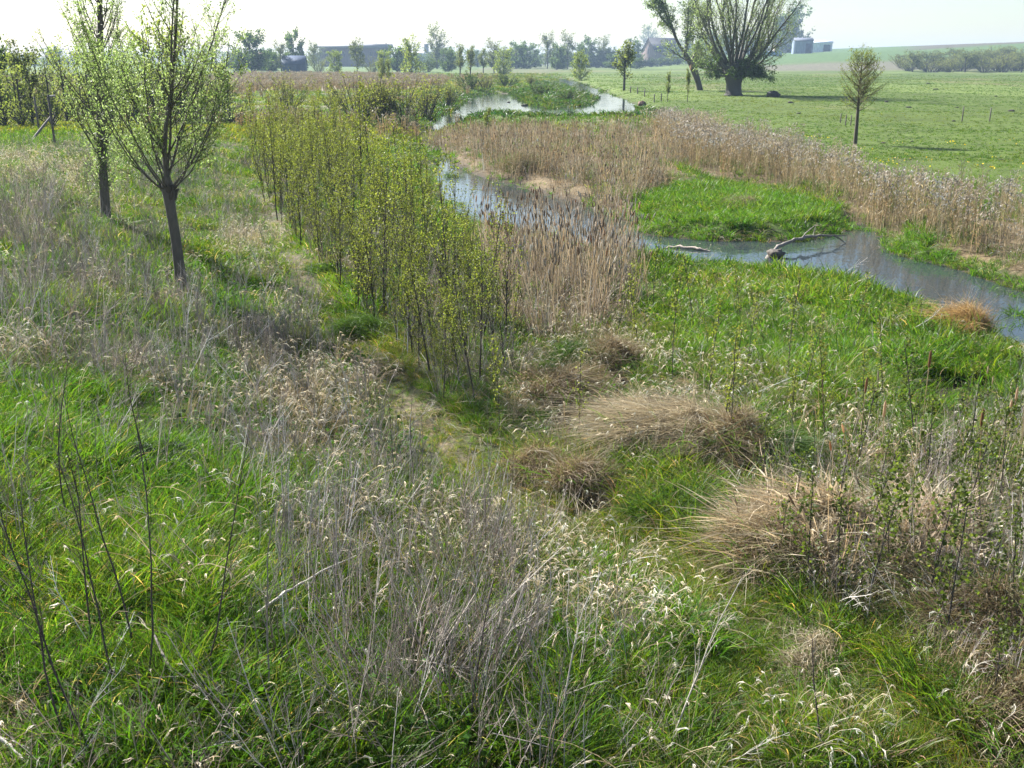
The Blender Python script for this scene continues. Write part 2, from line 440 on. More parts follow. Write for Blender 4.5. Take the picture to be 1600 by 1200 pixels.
# ------------------------------------------------------------------ ground sheet and water
def build_ground():
    na = 420
    ang = np.linspace(-math.pi * 0.42, math.pi * 0.42, na)
    oy = -7.0
    rr = np.concatenate([np.linspace(1.0, 11, 50), np.exp(np.linspace(math.log(11.1), math.log(140), 560)), np.exp(np.linspace(math.log(141.5), math.log(2900), 190))])
    A, Q = np.meshgrid(ang, rr)
    x = Q * np.sin(A); y = oy + Q * np.cos(A)
    z = zf(x, y)
    V = np.stack([x, y, z], -1).reshape(-1, 3)
    b = (np.arange(len(rr) - 1) * na)[:, None] + np.arange(na - 1)[None]
    F = np.stack([b, b + 1, b + na + 1, b + na], -1).reshape(-1, 4)
    x, y, z = V.T
    col = np.tile(np.array([0.06, 0.065, 0.025]), (len(V), 1))
    wx = x + 2.0 * (fbm(x, y, 4, 51) - 0.5) * smooth(20, 60, y); wy = y + 4.0 * (fbm(x, y, 4, 52) - 0.5) * smooth(20, 60, y)
    def put(mask, c, k=None):
        nonlocal col
        k = np.asarray(mask, float) if k is None else mask * k
        col = col * (1 - k[:, None]) + np.array(c) * k[:, None]
    far = smooth(55, 90, y)
    put(np.ones(len(V)), (0.16, 0.15, 0.07), far * fbm(x, y, 14, 53))
    put(np.ones(len(V)), (0.09, 0.12, 0.035), far * (1 - smooth(0.35, 0.6, fbm(x, y, 20, 54))))
    ps = path_side(x, y)
    put(np.exp(-(ps / 0.22) ** 2) * (y < 45), (0.16, 0.125, 0.08), smooth(0.35, 0.6, fbm(x, y, 1.3, 55)))
    me = inpoly(MEADOW, wx, wy)
    put(me, (0.07, 0.102, 0.015))
    put(me, (0.11, 0.15, 0.03), smooth(0.45, 0.65, fbm(x, y * 0.4, 26, 56)))
    put(me, (0.14, 0.13, 0.05), 0.7 * smooth(0.58, 0.72, fbm(x, y * 0.35, 18, 57)))
    put((y > 330) & (x < -20), (0.085, 0.13, 0.03))
    put(inpoly(BROWNF, wx, wy), (0.2, 0.165, 0.11))
    put(inpoly(REED2, wx, wy) | inpoly(REED3, wx, wy) | inpoly(CAT1, x, y), (0.15, 0.11, 0.06))
    put(inpoly(BANK, x, y) | inpoly(RBANK, x, y) | inpoly(GREEN1, x, y), (0.06, 0.09, 0.02))
    ho = inpoly(HOL, x, y)
    for h_ in HOLLOWS: ho |= inpoly(h_, x, y)
    put(ho, (0.03, 0.024, 0.017))  # soil colour darkened inside the hollows, painting in the shade of their overhangs
    hb = (x > 130) & (y > 480)
    put(hb, (0.125, 0.115, 0.075), smooth(495, 520, y) * smooth(640, 600, y + 0.12 * x))
    put(hb, (0.07, 0.12, 0.035), smooth(600, 640, y + 0.12 * x))
    put(hb & (x > 0.36 * y), (0.085, 0.075, 0.055), smooth(690, 705, y) * smooth(0.36, 0.40, x / y))
    sdv = np.abs(river_sd(x, y))
    put(sdv < 0.5, (0.05, 0.04, 0.028), smooth(0.5, 0.1, sdv))
    g = mk_mesh('ground', V, [F], col, [ground_mat()], None, True)
    tag(link('ground', g), 'uneven grassy lowland with soil and thatch', kind='structure')
    # water
    xs = np.linspace(-45, 62, 60); ys = np.linspace(8, 330, 160)
    X, Y = np.meshgrid(xs, ys)
    Vw = np.stack([X, Y, np.full_like(X, WL)], -1).reshape(-1, 3)
    b = (np.arange(159) * 60)[:, None] + np.arange(59)[None]
    Fw = np.stack([b, b + 1, b + 61, b + 60], -1).reshape(-1, 4)
    me = mk_mesh('river', Vw, [Fw], None, [water_mat()], None, True)
    tag(link('river', me), 'calm river winding between reeds and grassy banks', kind='structure')
build_ground()

# ------------------------------------------------------------------ scattering of uncountable ground cover
def scatter(name, variants, P, scl, tint, label, cat, tilt=0.12, rz=None):
    n = len(P)
    coll = bpy.data.collections.new(name + '_plants')
    for i, me in enumerate(variants):
        coll.objects.link(bpy.data.objects.new('%s_clump.%03d' % (name, i), me))
    me = bpy.data.meshes.new(name)
    me.vertices.add(n); me.vertices.foreach_set('co', np.asarray(P, np.float32).ravel())
    rot = np.stack([rng.normal(0, tilt, n), rng.normal(0, tilt, n), rng.uniform(0, 2 * np.pi, n) if rz is None else rz], -1)
    for nm, ty, key, val in (('rot', 'FLOAT_VECTOR', 'vector', rot), ('scl', 'FLOAT', 'value', scl), ('tint', 'FLOAT_VECTOR', 'vector', tint), ('vi', 'INT', 'value', rng.integers(0, len(variants), n))):
        a = me.attributes.new(nm, ty, 'POINT')
        a.data.foreach_set(key, np.asarray(val, np.int32 if ty == 'INT' else np.float32).ravel())
    o = link(name, me)
    ng = bpy.data.node_groups.new(name + '_spread', 'GeometryNodeTree')
    ng.interface.new_socket('Geometry', in_out='INPUT', socket_type='NodeSocketGeometry')
    ng.interface.new_socket('Geometry', in_out='OUTPUT', socket_type='NodeSocketGeometry')
    N = ng.nodes.new; L = ng.links.new
    gi, go = N('NodeGroupInput'), N('NodeGroupOutput')
    ip = N('GeometryNodeInstanceOnPoints'); ci = N('GeometryNodeCollectionInfo')
    ci.inputs['Collection'].default_value = coll; ci.inputs['Separate Children'].default_value = True; ci.inputs['Reset Children'].default_value = True
    def na(nm, ty):
        q = N('GeometryNodeInputNamedAttribute'); q.data_type = ty; q.inputs['Name'].default_value = nm; return q.outputs['Attribute']
    er = N('FunctionNodeEulerToRotation')
    L(na('rot', 'FLOAT_VECTOR'), er.inputs[0])
    ip.inputs['Pick Instance'].default_value = True
    L(gi.outputs[0], ip.inputs['Points']); L(ci.outputs[0], ip.inputs['Instance']); L(na('vi', 'INT'), ip.inputs['Instance Index'])
    L(er.outputs[0], ip.inputs['Rotation']); L(na('scl', 'FLOAT'), ip.inputs['Scale']); L(ip.outputs[0], go.inputs[0])
    md = o.modifiers.new('spread', 'NODES'); md.node_group = ng
    tag(o, label, cat, kind='stuff')
    print('stuff', name, n)
    return o

def polar(rho, r0, p, rmin, rmax, half=0.62):
    """random ground points, rho per square metre out to r0 and thinning with distance beyond"""
    rs = np.linspace(rmin, rmax, 4000)
    dens = rho * np.where(rs < r0, 1, (r0 / rs) ** p) * rs * 2 * half
    cum = np.concatenate([[0], np.cumsum((dens[1:] + dens[:-1]) / 2 * np.diff(rs))])
    n = int(cum[-1])
    r = np.interp(rng.uniform(0, cum[-1], n), cum, rs); a = rng.uniform(-half, half, n)
    return r * np.sin(a), r * np.cos(a)

def warp(x, y, s=1.2, k=0.9, seed=61):
    far = 1 + 2 * smooth(30, 90, y)
    return x + k * far * (fbm(x, y, s, seed) - 0.5), y + 1.5 * k * far * (fbm(x, y, s, seed + 1) - 0.5)

class Zones:
    def __init__(z, x, y):
        wx, wy = warp(x, y)
        z.sd = river_sd(x, y)
        z.water = z.sd > 0.05
        z.ps = path_side(wx, wy)
        z.path = (np.abs(path_side(x, y) + 0.15 * (vnoise(x, y, 1.5, 71) - 0.5)) < 0.45 + 0.5 * smooth(16, 9, y)) & (y < 45)
        for nm, P in dict(hedge=HEDGE, green1=GREEN1, bank=BANK, rbank=RBANK, cat1=CAT1, catw=CATW, cat2=CAT2, reed2=REED2, reed3=REED3, reed4=REED4, meadow=MEADOW,
                          brown=BROWNF, sa=STALK_A, gl=GREENL, gr=GREENR, sb=STALK_B, scc=STALK_C, tangle=TANGLE, mid=MID, island=ISLAND).items():
            setattr(z, nm, inpoly(P, wx, wy))
        z.pale = np.zeros(x.shape, bool)
        for P in PALE: z.pale |= inpoly(P, wx, wy)
        z.path &= ~z.pale
        z.hol = inpoly(HOL, x, y)
        for h_ in HOLLOWS: z.hol |= inpoly(h_, x, y)
        z.bare = z.hol & (vnoise(x, y, 0.35, 120) < 0.8)
        z.left = (z.ps < -0.4) & ~z.hedge & (y < 75)
        z.reeds = z.cat1 | z.reed2 | z.reed3

GREENS = [(0.072, 0.155, 0.012), (0.088, 0.17, 0.014), (0.045, 0.115, 0.014), (0.115, 0.178, 0.02), (0.075, 0.135, 0.028)]
DRYS = [(0.36, 0.29, 0.18), (0.43, 0.36, 0.24), (0.29, 0.235, 0.15), (0.24, 0.2, 0.13)]
PALES = [(0.58, 0.52, 0.41), (0.66, 0.61, 0.5)]
GREYS = [(0.24, 0.2, 0.175), (0.32, 0.28, 0.245), (0.42, 0.38, 0.34), (0.17, 0.135, 0.11)]

def clump(name, mat, *parts):
    a = Acc()
    for q in parts: a.add(*ribbon(*q))
    return a.mesh(name, mat)

near_grass = [clump('grass_tuft', M_GRASS, blades(26, 0.10, (0.12, 0.34), 0.009, (0.2, 0.9), (0.0, 0.45), GREENS),
                    blades(4, 0.10, (0.12, 0.3), 0.007, (0.5, 1.2), (0.1, 0.6), DRYS)) for _ in range(8)]
mid_grass = [clump('grass_tuft', M_GRASS, blades(15, 0.16, (0.12, 0.34), 0.02, (0.2, 0.9), (0.0, 0.45), GREENS, 4),
                   blades(2, 0.16, (0.12, 0.3), 0.015, (0.5, 1.2), (0.1, 0.6), DRYS, 4)) for _ in range(6)]
lush_grass = [clump('sedge_tuft', M_GRASS, blades(22, 0.16, (0.2, 0.46), 0.02, (0.3, 1.0), (0.05, 0.6), GREENS, 5)) for _ in range(6)]
far_grass = [clump('grass_tuft', M_GRASS, blades(12, 0.35, (0.1, 0.3), 0.06, (0.3, 1.0), (0.0, 0.4), GREENS, 3)) for _ in range(6)]

def tint_of(n, base=(1, 1, 1), var=0.16, hue=0.12):
    t = np.array(base) * (1 + var * rng.normal(size=(n, 1))).clip(0.6, 1.5)
    h = hue * rng.normal(size=n)
    t[:, 0] *= 1 + h; t[:, 2] *= 1 - h
    return t.clip(0.02, 3)

def grass_layer():
    # near, middle and far live grass
    for name, var, (rho, r0, p, r1, r2), lab in (('grass', near_grass, (230, 11, 1.7, 5, 19), 'fresh green grass on the near ground'),
                                                   ('meadow_grass', mid_grass, (100, 17, 1.5, 17.5, 62), 'green grass between path, hedge and river')):
        x, y = polar(rho, r0, p, r1, r2)
        z = Zones(x, y)
        f = fbm(x, y, 1.5, 81); f2 = fbm(x, y, 4.0, 82)
        k = 0.5 + 0.7 * smooth(0.33, 0.62, f)
        k = np.where(z.left, k * (0.55 + 0.6 * smooth(0.35, 0.6, f2)), k)
        k = np.where(z.sa, k * 0.7, k); k = np.where(z.sb, k * 0.7, k); k = np.where(z.pale, k * 0.65, k)
        k = np.where(z.gl | z.gr, 0.55 + 0.5 * smooth(0.3, 0.55, f), k); k = np.where(z.path, 0.75, k); k = np.where(z.green1, 1.0, k)
        k = np.where(z.bank | z.rbank, 0.9, k); k = np.where(z.reeds, 0.45 * smooth(0.4, 0.6, f2), k); k = np.where(z.hedge, k * 0.45, k)
        k = np.where(z.mid & ~z.green1, k * 0.5, k); k = np.where(z.tangle, k * 0.25, k)
        k = np.where(z.hol, k * 0.15, k)
        k = np.where(z.meadow, 0.6, k); k = np.where(z.water, 0, k)
        m = rng.uniform(size=len(x)) < k
        x, y = x[m], y[m]; z = Zones(x, y); f = fbm(x, y, 2.5, 83)
        s = rng.uniform(0.65, 1.25, len(x)) * (0.7 + 0.7 * smooth(0.3, 0.7, fbm(x, y, 2.0, 84)))
        s = np.where(z.path, s * 0.5, s); s = np.where(z.green1, s * (0.55 + 0.8 * fbm(x, y, 0.9, 88)), s); s = np.where(z.meadow, s * 0.45, s); s = np.where(z.gl, s * 1.2, s); s = np.where((z.sd > -0.9) & (y < 60), s * 0.6, s)
        t = tint_of(len(x))
        yel = np.where(z.path | ((z.ps > 0) & (z.ps < 1.6)), 0.8, 0.45) * smooth(0.4, 0.7, f)
        t *= 1 + yel[:, None] * np.array([0.75, 0.15, 0.6])
        t *= np.where(z.green1 | z.bank | z.rbank | z.gl | z.gr, 1.1, 1.0)[:, None] * (0.75 + 0.5 * fbm(x, y, 1.1, 89))[:, None]
        scatter(name, var, np.stack([x, y, zf(x, y)], -1), s, t, lab, 'grass')
    # lush sedge beds
    x, y = polar(26, 20, 1.2, 10, 62)
    z = Zones(x, y)
    k = np.where(z.bank | z.rbank, 0.9, 0) + np.where(z.green1, 0.3 * smooth(0.5, 0.65, fbm(x, y, 1.5, 85)) * (z.sd < -1.0), 0)
    k = np.maximum(k, np.where((z.sd > -0.5) & (z.sd < 0.15) & (y < 60), 0.22, 0))
    k = np.where(z.sd > 0.0, 0, k); k = np.where(z.hol, 0, k); k = np.maximum(k, np.where((z.sd > 0) & (z.sd < 0.7) & (y < 40), 0.45 * smooth(0.5, 0.6, fbm(x, y, 1.2, 103)), 0))
    m = rng.uniform(size=len(x)) < k
    x, y = x[m], y[m]
    scatter('sedge', lush_grass, np.stack([x, y, np.maximum(zf(x, y), WL - 0.12)], -1), rng.uniform(0.55, 1.1, len(x)), tint_of(len(x), (1.05, 1.1, 0.95)), 'lush green sedge along the river bank', 'sedge')
    # far grass
    x, y = polar(9, 60, 1.6, 58, 420, 0.56)
    z = Zones(x, y)
    k = np.where(z.meadow, 0.75, 0.5); k = np.where(z.reeds, 0.2, k); k = np.where(z.water, 0, k); k = np.where(z.brown, 0, k)
    m = rng.uniform(size=len(x)) < k
    x, y = x[m], y[m]; z = Zones(x, y)
    s = np.where(z.meadow, rng.uniform(0.28, 0.6, len(x)), rng.uniform(0.6, 1.6, len(x))) * (1 + smooth(80, 300, y) * 0.8)
    t = tint_of(len(x), (1.0, 1.0, 1.0))
    dry = np.where(z.meadow, 0.5 * smooth(0.5, 0.75, fbm(x, y, 16, 86)), 0.9 * smooth(0.35, 0.6, fbm(x, y, 12, 87)))
    t *= 1 + dry[:, None] * np.array([1.1, 0.25, 1.6])
    scatter('pasture', far_grass, np.stack([x, y, zf(x, y)], -1), s, t * np.array([0.86, 0.8, 0.7]), 'grazed green pasture and rough grass beyond the river', 'grass')
grass_layer()

# dry grasses ------------------------------------------------------------
def plume_grass():
    """arching pale stems ending in a drooping feathery head"""
    a = Acc()
    a.add(*ribbon(*blades(16, 0.12, (0.25, 0.6), 0.006, (0.3, 1.2), (0.2, 0.8), DRYS, 5)))
    P, W, col = blades(7, 0.10, (0.5, 0.85), 0.005, (0.25, 0.7), (0.1, 0.45), DRYS, 6)
    W[:] = 0.0022; a.add(*ribbon(P, W, col))
    end, dr = P[:, -1], unit(P[:, -1] - P[:, -2])
    t = np.linspace(0, 1, 5)
    for _ in range(3):
        L = rng.uniform(0.06, 0.13, len(end))
        Q = end[:, None] + dr[:, None] * (L[:, None] * t)[..., None] + 0.012 * rng.normal(size=(len(end), 5, 3)) * t[None, :, None]
        Q[..., 2] -= (L[:, None] * 0.9) * t ** 2
        Wq = np.tile(np.array([0.0012, 0.0035, 0.0042, 0.003, 0.0008]), (len(end), 1))
        a.add(*ribbon(Q, Wq, pick(PALES, len(end))[:, None].repeat(5, 1)))
    return a.mesh('plume_grass', M_DRY)

def stalk_mesh(h=1.3, twigs=10, thick=0.006, cols=GREYS, leafy=True, name='dead_stalk', mat=None, lean=0.25):
    a = Acc(); col = np.array(cols[rng.integers(len(cols))])
    d0 = np.array([[rng.normal(0, lean), rng.normal(0, lean), 1.0]])
    main = curves(np.array([[0, 0, -0.05]]), d0, np.array([h]), np.array([thick]), np.array([thick * 0.35]), 8, 0.1, 0.22)
    tubes(a, main, 4, col)
    if twigs:
        t1 = spawn(main, twigs, 0.35, 0.97, (0.35, 0.75), (0.15 * h, 0.42 * h), 0.55, 5, 0.5, 0.3)
        tubes(a, t1, 3, col * 1.1)
        t2 = spawn(t1, 2, 0.3, 1.0, (0.3, 0.8), (0.05 * h, 0.16 * h), 0.6, 3, 0.3, 0.3)
        tubes(a, t2, 3, col * 1.25)
        if leafy:
            leaves(a, t1, 2, 0.022, [(0.32, 0.28, 0.24), (0.22, 0.18, 0.14)], 0.4, 0.01, 0.8, 0.3)
    return a.mesh(name, mat or M_STALK)

def bundle_mesh(n, h, rad, **k):
    """several thin grey stalks standing close together"""
    a = Acc()
    p0 = np.concatenate([rng.normal(0, rad, (n, 2)), np.full((n, 1), -0.04)], 1)
    d0 = np.concatenate([rng.normal(0, 0.13, (n, 2)), np.ones((n, 1))], 1)
    H = rng.uniform(0.6, 1.1, n) * h
    m = curves(p0, d0, H, np.full(n, 0.0048), np.full(n, 0.0022), 6, 0.15, 0.15)
    cs = pick(GREYS, n)
    for i in range(n): tubes(a, (m[0][i:i + 1], m[1][i:i + 1]), 3, cs[i])
    t1 = spawn(m, 5, 0.45, 0.98, (0.3, 0.7), (0.1, 0.32), 0.6, 4, 0.4, 0.3)
    tubes(a, t1, 3, (0.25, 0.21, 0.18), 0.25)
    t2 = spawn(t1, 2, 0.3, 1.0, (0.3, 0.8), (0.03, 0.1), 0.7, 3, 0.2, 0.3)
    tubes(a, t2, 3, (0.3, 0.26, 0.22), 0.25)
    return a.mesh('stalk_bundle', M_STALK)

def dry_layer():
    plumes = [plume_grass() for _ in range(7)]
    x, y = polar(22, 14, 1.25, 5, 60)
    z = Zones(x, y); f = fbm(x, y, 2.2, 91)
    k = np.where(z.left, 0.04 + 0.4 * smooth(0.5, 0.66, f), 0.10 * smooth(0.5, 0.7, f))
    k = np.maximum(k, np.where(z.pale, 0.55 * smooth(0.25, 0.45, f), 0)); k = np.maximum(k, np.where(z.mid, 0.55 * smooth(0.4, 0.6, f), 0))
    k = np.maximum(k, np.where(z.tangle, 0.35, 0))
    k = np.where(z.gl, k * 0.2, k); k = np.where(z.green1, 0.10 * smooth(0.35, 0.6, f), k)
    k = np.where(z.path | z.water | z.meadow | z.bank | z.rbank | z.reed3, 0, k)
    m = (rng.uniform(size=len(x)) < k) & ~z.bare; x, y = x[m], y[m]
    scatter('dry_grass', plumes, np.stack([x, y, zf(x, y)], -1), rng.uniform(0.6, 1.1, len(x)), tint_of(len(x), (1, 1, 1), 0.18, 0.06), 'arching straw-coloured dry grass with pale feathery heads', 'dry grass')
    global DRYS, PALES
    keep = DRYS, PALES
    DRYS, PALES = [(0.5, 0.42, 0.26), (0.58, 0.5, 0.33), (0.42, 0.36, 0.2)], [(0.64, 0.58, 0.46), (0.72, 0.66, 0.55)]
    pl = [plume_grass() for _ in range(6)]
    DRYS, PALES = keep
    x, y = polar(26, 14, 1.2, 5, 42)
    z = Zones(x, y); f = fbm(x, y, 1.3, 106)
    k = np.where(z.pale, (0.2 + 0.9 * smooth(0.35, 0.55, f)) * np.where(y > 13, 0.4, 1.0), np.where(z.mid & ~z.green1, 0.12 * smooth(0.45, 0.6, f), 0)); k = np.where(z.water | z.gl, 0, k)
    m = (rng.uniform(size=len(x)) < k) & ~z.bare; x, y = x[m], y[m]
    scatter('pale_grass', pl, np.stack([x, y, zf(x, y)], -1), rng.uniform(0.55, 0.95, len(x)), tint_of(len(x), (1, 1, 1), 0.15, 0.05), 'pale feathery dead grass heads in drifts beside the path', 'dead grass')
    # flattened thatch
    th = [clump('thatch', M_DRY, blades(26, 0.22, (0.10, 0.3), 0.008, (1.0, 3.2), (0.4, 0.95), DRYS, 5, wander=0.01)) for _ in range(5)]
    x, y = polar(26, 12, 1.25, 5, 60)
    z = Zones(x, y); f = fbm(x, y, 1.4, 92)
    k = 0.3 * smooth(0.4, 0.65, f); k = np.where(z.left, 0.55 * smooth(0.35, 0.6, f), k)
    k = np.where((z.ps > 0) & (z.ps < 1.5), np.maximum(k, 0.4), k)
    k = np.where(z.mid | z.tangle | z.cat1 | z.reed2 | z.reed3, 0.85, k); k = np.where(z.hedge, 0.5, k); k = np.where(z.green1, 0.25 * k, k); k = np.where(z.gl, 0.12, k); k = np.where(z.gr, 0.15, k)
    k = np.where(z.water | z.meadow | z.bank | z.rbank, 0, k)
    k = np.where((z.sd > -0.7) & (z.sd < 0) & (y < 60), 0.5, k)
    m = (rng.uniform(size=len(x)) < k) & ~z.bare; x, y = x[m], y[m]
    scatter('thatch', th, np.stack([x, y, zf(x, y)], -1), rng.uniform(0.6, 1.25, len(x)), tint_of(len(x), (0.85, 0.85, 0.85), 0.2, 0.08), 'flattened straw thatch between the green grass', 'straw')
    # grey dead weed stalks
    bd = [bundle_mesh(int(rng.integers(5, 9)), 1.05, 0.12) for _ in range(9)]
    x, y = polar(14, 16, 1.1, 5, 52)
    z = Zones(x, y); f = fbm(x, y, 1.8, 93)
    k = np.where(z.left, 0.15 + 0.5 * smooth(0.42, 0.65, f), 0)
    k = np.where(z.sa, 0.85, k); k = np.where(z.sb, 0.95, k); k = np.where(z.scc, 0.35, k); k = np.where(z.tangle, 0.3, k)
    k = k * (0.35 + 0.9 * smooth(0.35, 0.6, fbm(x, y, 0.9, 100))); k = np.where(z.gl, 0.10, k); k = np.where(z.hedge, 0.4, k)
    k = np.where(z.path | z.water, 0, k)
    m = (rng.uniform(size=len(x)) < k) & ~z.bare; x, y = x[m], y[m]
    scatter('dead_weeds', bd, np.stack([x, y, zf(x, y)], -1), rng.uniform(0.55, 1.15, len(x)), tint_of(len(x), (1.12, 1.12, 1.14), 0.2, 0.05), 'grey dead weed stalks standing thick on the left bank', 'dead weeds', 0.2)
    PB = [(0.42, 0.38, 0.34), (0.52, 0.48, 0.43), (0.3, 0.26, 0.23), (0.2, 0.15, 0.12)]
    bs = [stalk_mesh(rng.uniform(0.9, 1.3), 9, 0.0055, PB, True, 'bleached_stalk', None, 0.3) for _ in range(8)]
    x, y = polar(5, 18, 1.1, 5, 50)
    z = Zones(x, y)
    k = np.where(z.left, 0.22, 0.03); k = np.where(z.sa | z.sb | z.scc, 0.75, k); k = np.where(z.tangle, 0.35, k); k = np.where(z.path | z.water | z.hedge | z.bank | z.rbank | z.meadow, 0, k); k = np.where(z.gl, 0.2, k)
    m = (rng.uniform(size=len(x)) < k) & ~z.bare; x, y = x[m], y[m]
    scatter('bleached_stalks', bs, np.stack([x, y, zf(x, y)], -1), rng.uniform(0.6, 1.15, len(x)), tint_of(len(x), (1.1, 1.1, 1.1), 0.2, 0.04), 'bleached branching dead stalks leaning through the grey weeds', 'dead stalks', 0.42)
    x, y = polar(7, 16, 1.2, 5, 40)
    z = Zones(x, y)
    k = np.where(z.left, 0.35, 0.12); k = np.where(z.sa | z.sb | z.tangle | z.hedge, 0.7, k); k = np.where(z.path | z.water | z.bank | z.rbank | z.meadow, 0, k); k = np.where(z.gl, 0.25, k)
    m = (rng.uniform(size=len(x)) < k) & ~z.bare; x, y = x[m], y[m]
    scatter('fallen_stalks', bs, np.stack([x, y, zf(x, y) + 0.08], -1), rng.uniform(0.4, 0.9, len(x)), tint_of(len(x), (0.9, 0.88, 0.86), 0.25, 0.05), 'broken dead stalks fallen across the grass', 'dead stalks', 1.0)
    # low broad-leaved herbs
    hs = []
    for _ in range(5):
        a = Acc(); n = 60
        p = np.concatenate([rng.normal(0, 0.13, (n, 2)), rng.uniform(0.02, 0.2, (n, 1))], 1)
        leaf_at(a, p, unit(np.concatenate([rng.normal(size=(n, 2)), rng.normal(0, 0.3, (n, 1))], 1)), 0.055, [(0.05, 0.11, 0.015), (0.07, 0.14, 0.02)], 0.75)
        hs.append(a.mesh('herb', M_HERB))
    x, y = polar(9, 14, 1.3, 5, 45)
    z = Zones(x, y); f = fbm(x, y, 1.6, 94)
    k = np.where(z.left | z.hedge, smooth(0.52, 0.66, f), 0.15 * smooth(0.5, 0.7, f)); k = np.where(z.path | z.water | z.reeds | z.meadow, 0, k)
    m = (rng.uniform(size=len(x)) < k) & ~z.bare; x, y = x[m], y[m]
    scatter('herbs', hs, np.stack([x, y, zf(x, y)], -1), rng.uniform(0.6, 1.4, len(x)), tint_of(len(x)), 'low broad leaved herbs among the grass', 'herbs')
dry_layer()

# reeds and cattails --------------------------------------------------------
def reed_mesh(n, h, plume, coarse):
    a = Acc(); wst = 0.008 * coarse
    P, W, col = blades(n, 0.25, (0.75 * h, h), wst, (0.02, 0.16), (0, 0.04), [(0.31, 0.24, 0.145), (0.26, 0.195, 0.115), (0.38, 0.30, 0.195), (0.22, 0.21, 0.09)], 5)
    W[:] = wst * 0.5; a.add(*ribbon(P, W, col))
    lv = spawn((P, W), 3, 0.25, 0.9, (0.3, 0.8), (0.15, 0.4), 1.0, 4, -0.5, 0.1)
    lv[1][:] = wst * np.array([0.6, 0.8, 0.5, 0.05])
    a.add(*ribbon(lv[0], lv[1], pick([(0.42, 0.32, 0.18), (0.35, 0.24, 0.12)], len(lv[0]))[:, None].repeat(4, 1)))
    if plume:
        e = P[:, -1]; t = np.linspace(0, 1, 4)
        for _ in range(3):
            L = rng.uniform(0.14, 0.26, n); dd = rng.normal(0, 0.35, (n, 2))
            Q = e[:, None] + np.stack([dd[:, :1] * L[:, None] * t ** 1.5, dd[:, 1:] * L[:, None] * t ** 1.5, L[:, None] * (t - 0.45 * t ** 2)], -1)
            a.add(*ribbon(Q, np.tile(np.array([0.006, 0.015, 0.014, 0.003]), (n, 1)) * (0.55 + 0.35 * coarse), pick([(0.35, 0.30, 0.24), (0.42, 0.365, 0.30), (0.28, 0.235, 0.185)], n)[:, None].repeat(4, 1)))
    return a.mesh('reed', M_DRY)

def cattail_mesh(n, h, coarse, heads=0.5):
    a = Acc(); wst = 0.011 * coarse
    P, W, col = blades(n * 3, 0.25, (0.3 * h, 0.9 * h), wst, (0.03, 0.6), (0, 0.4), [(0.34, 0.265, 0.18), (0.46, 0.38, 0.27), (0.25, 0.185, 0.12), (0.3, 0.25, 0.2)], 5)
    a.add(*ribbon(P, W, col))
    S, Ws, cs = blades(n, 0.2, (0.8 * h, h), 0.006, (0.02, 0.12), (0, 0.03), [(0.4, 0.3, 0.18)], 4)
    Ws[:] = 0.0035 * coarse; a.add(*ribbon(S, Ws, cs))
    kk = rng.uniform(size=n) < heads
    e = S[kk][:, -1]; d = unit(S[kk][:, -1] - S[kk][:, -2])
    if len(e):
        for i in range(len(e)):
            L = rng.uniform(0.12, 0.2); r = rng.uniform(0.011, 0.016) * (0.6 + 0.4 * coarse)
            pts = e[i] + d[i] * np.linspace(-0.02, L, 6)[:, None]
            rad = r * np.array([0.25, 1, 1.05, 1.1, 0.9, 0.2])
            c = [(0.3, 0.19, 0.11), (0.55, 0.46, 0.34), (0.62, 0.54, 0.42), (0.5, 0.4, 0.28)][rng.integers(4)]
            tubes(a, (pts[None], rad[None]), 5, c)
    return a.mesh('cattail', M_DRY)

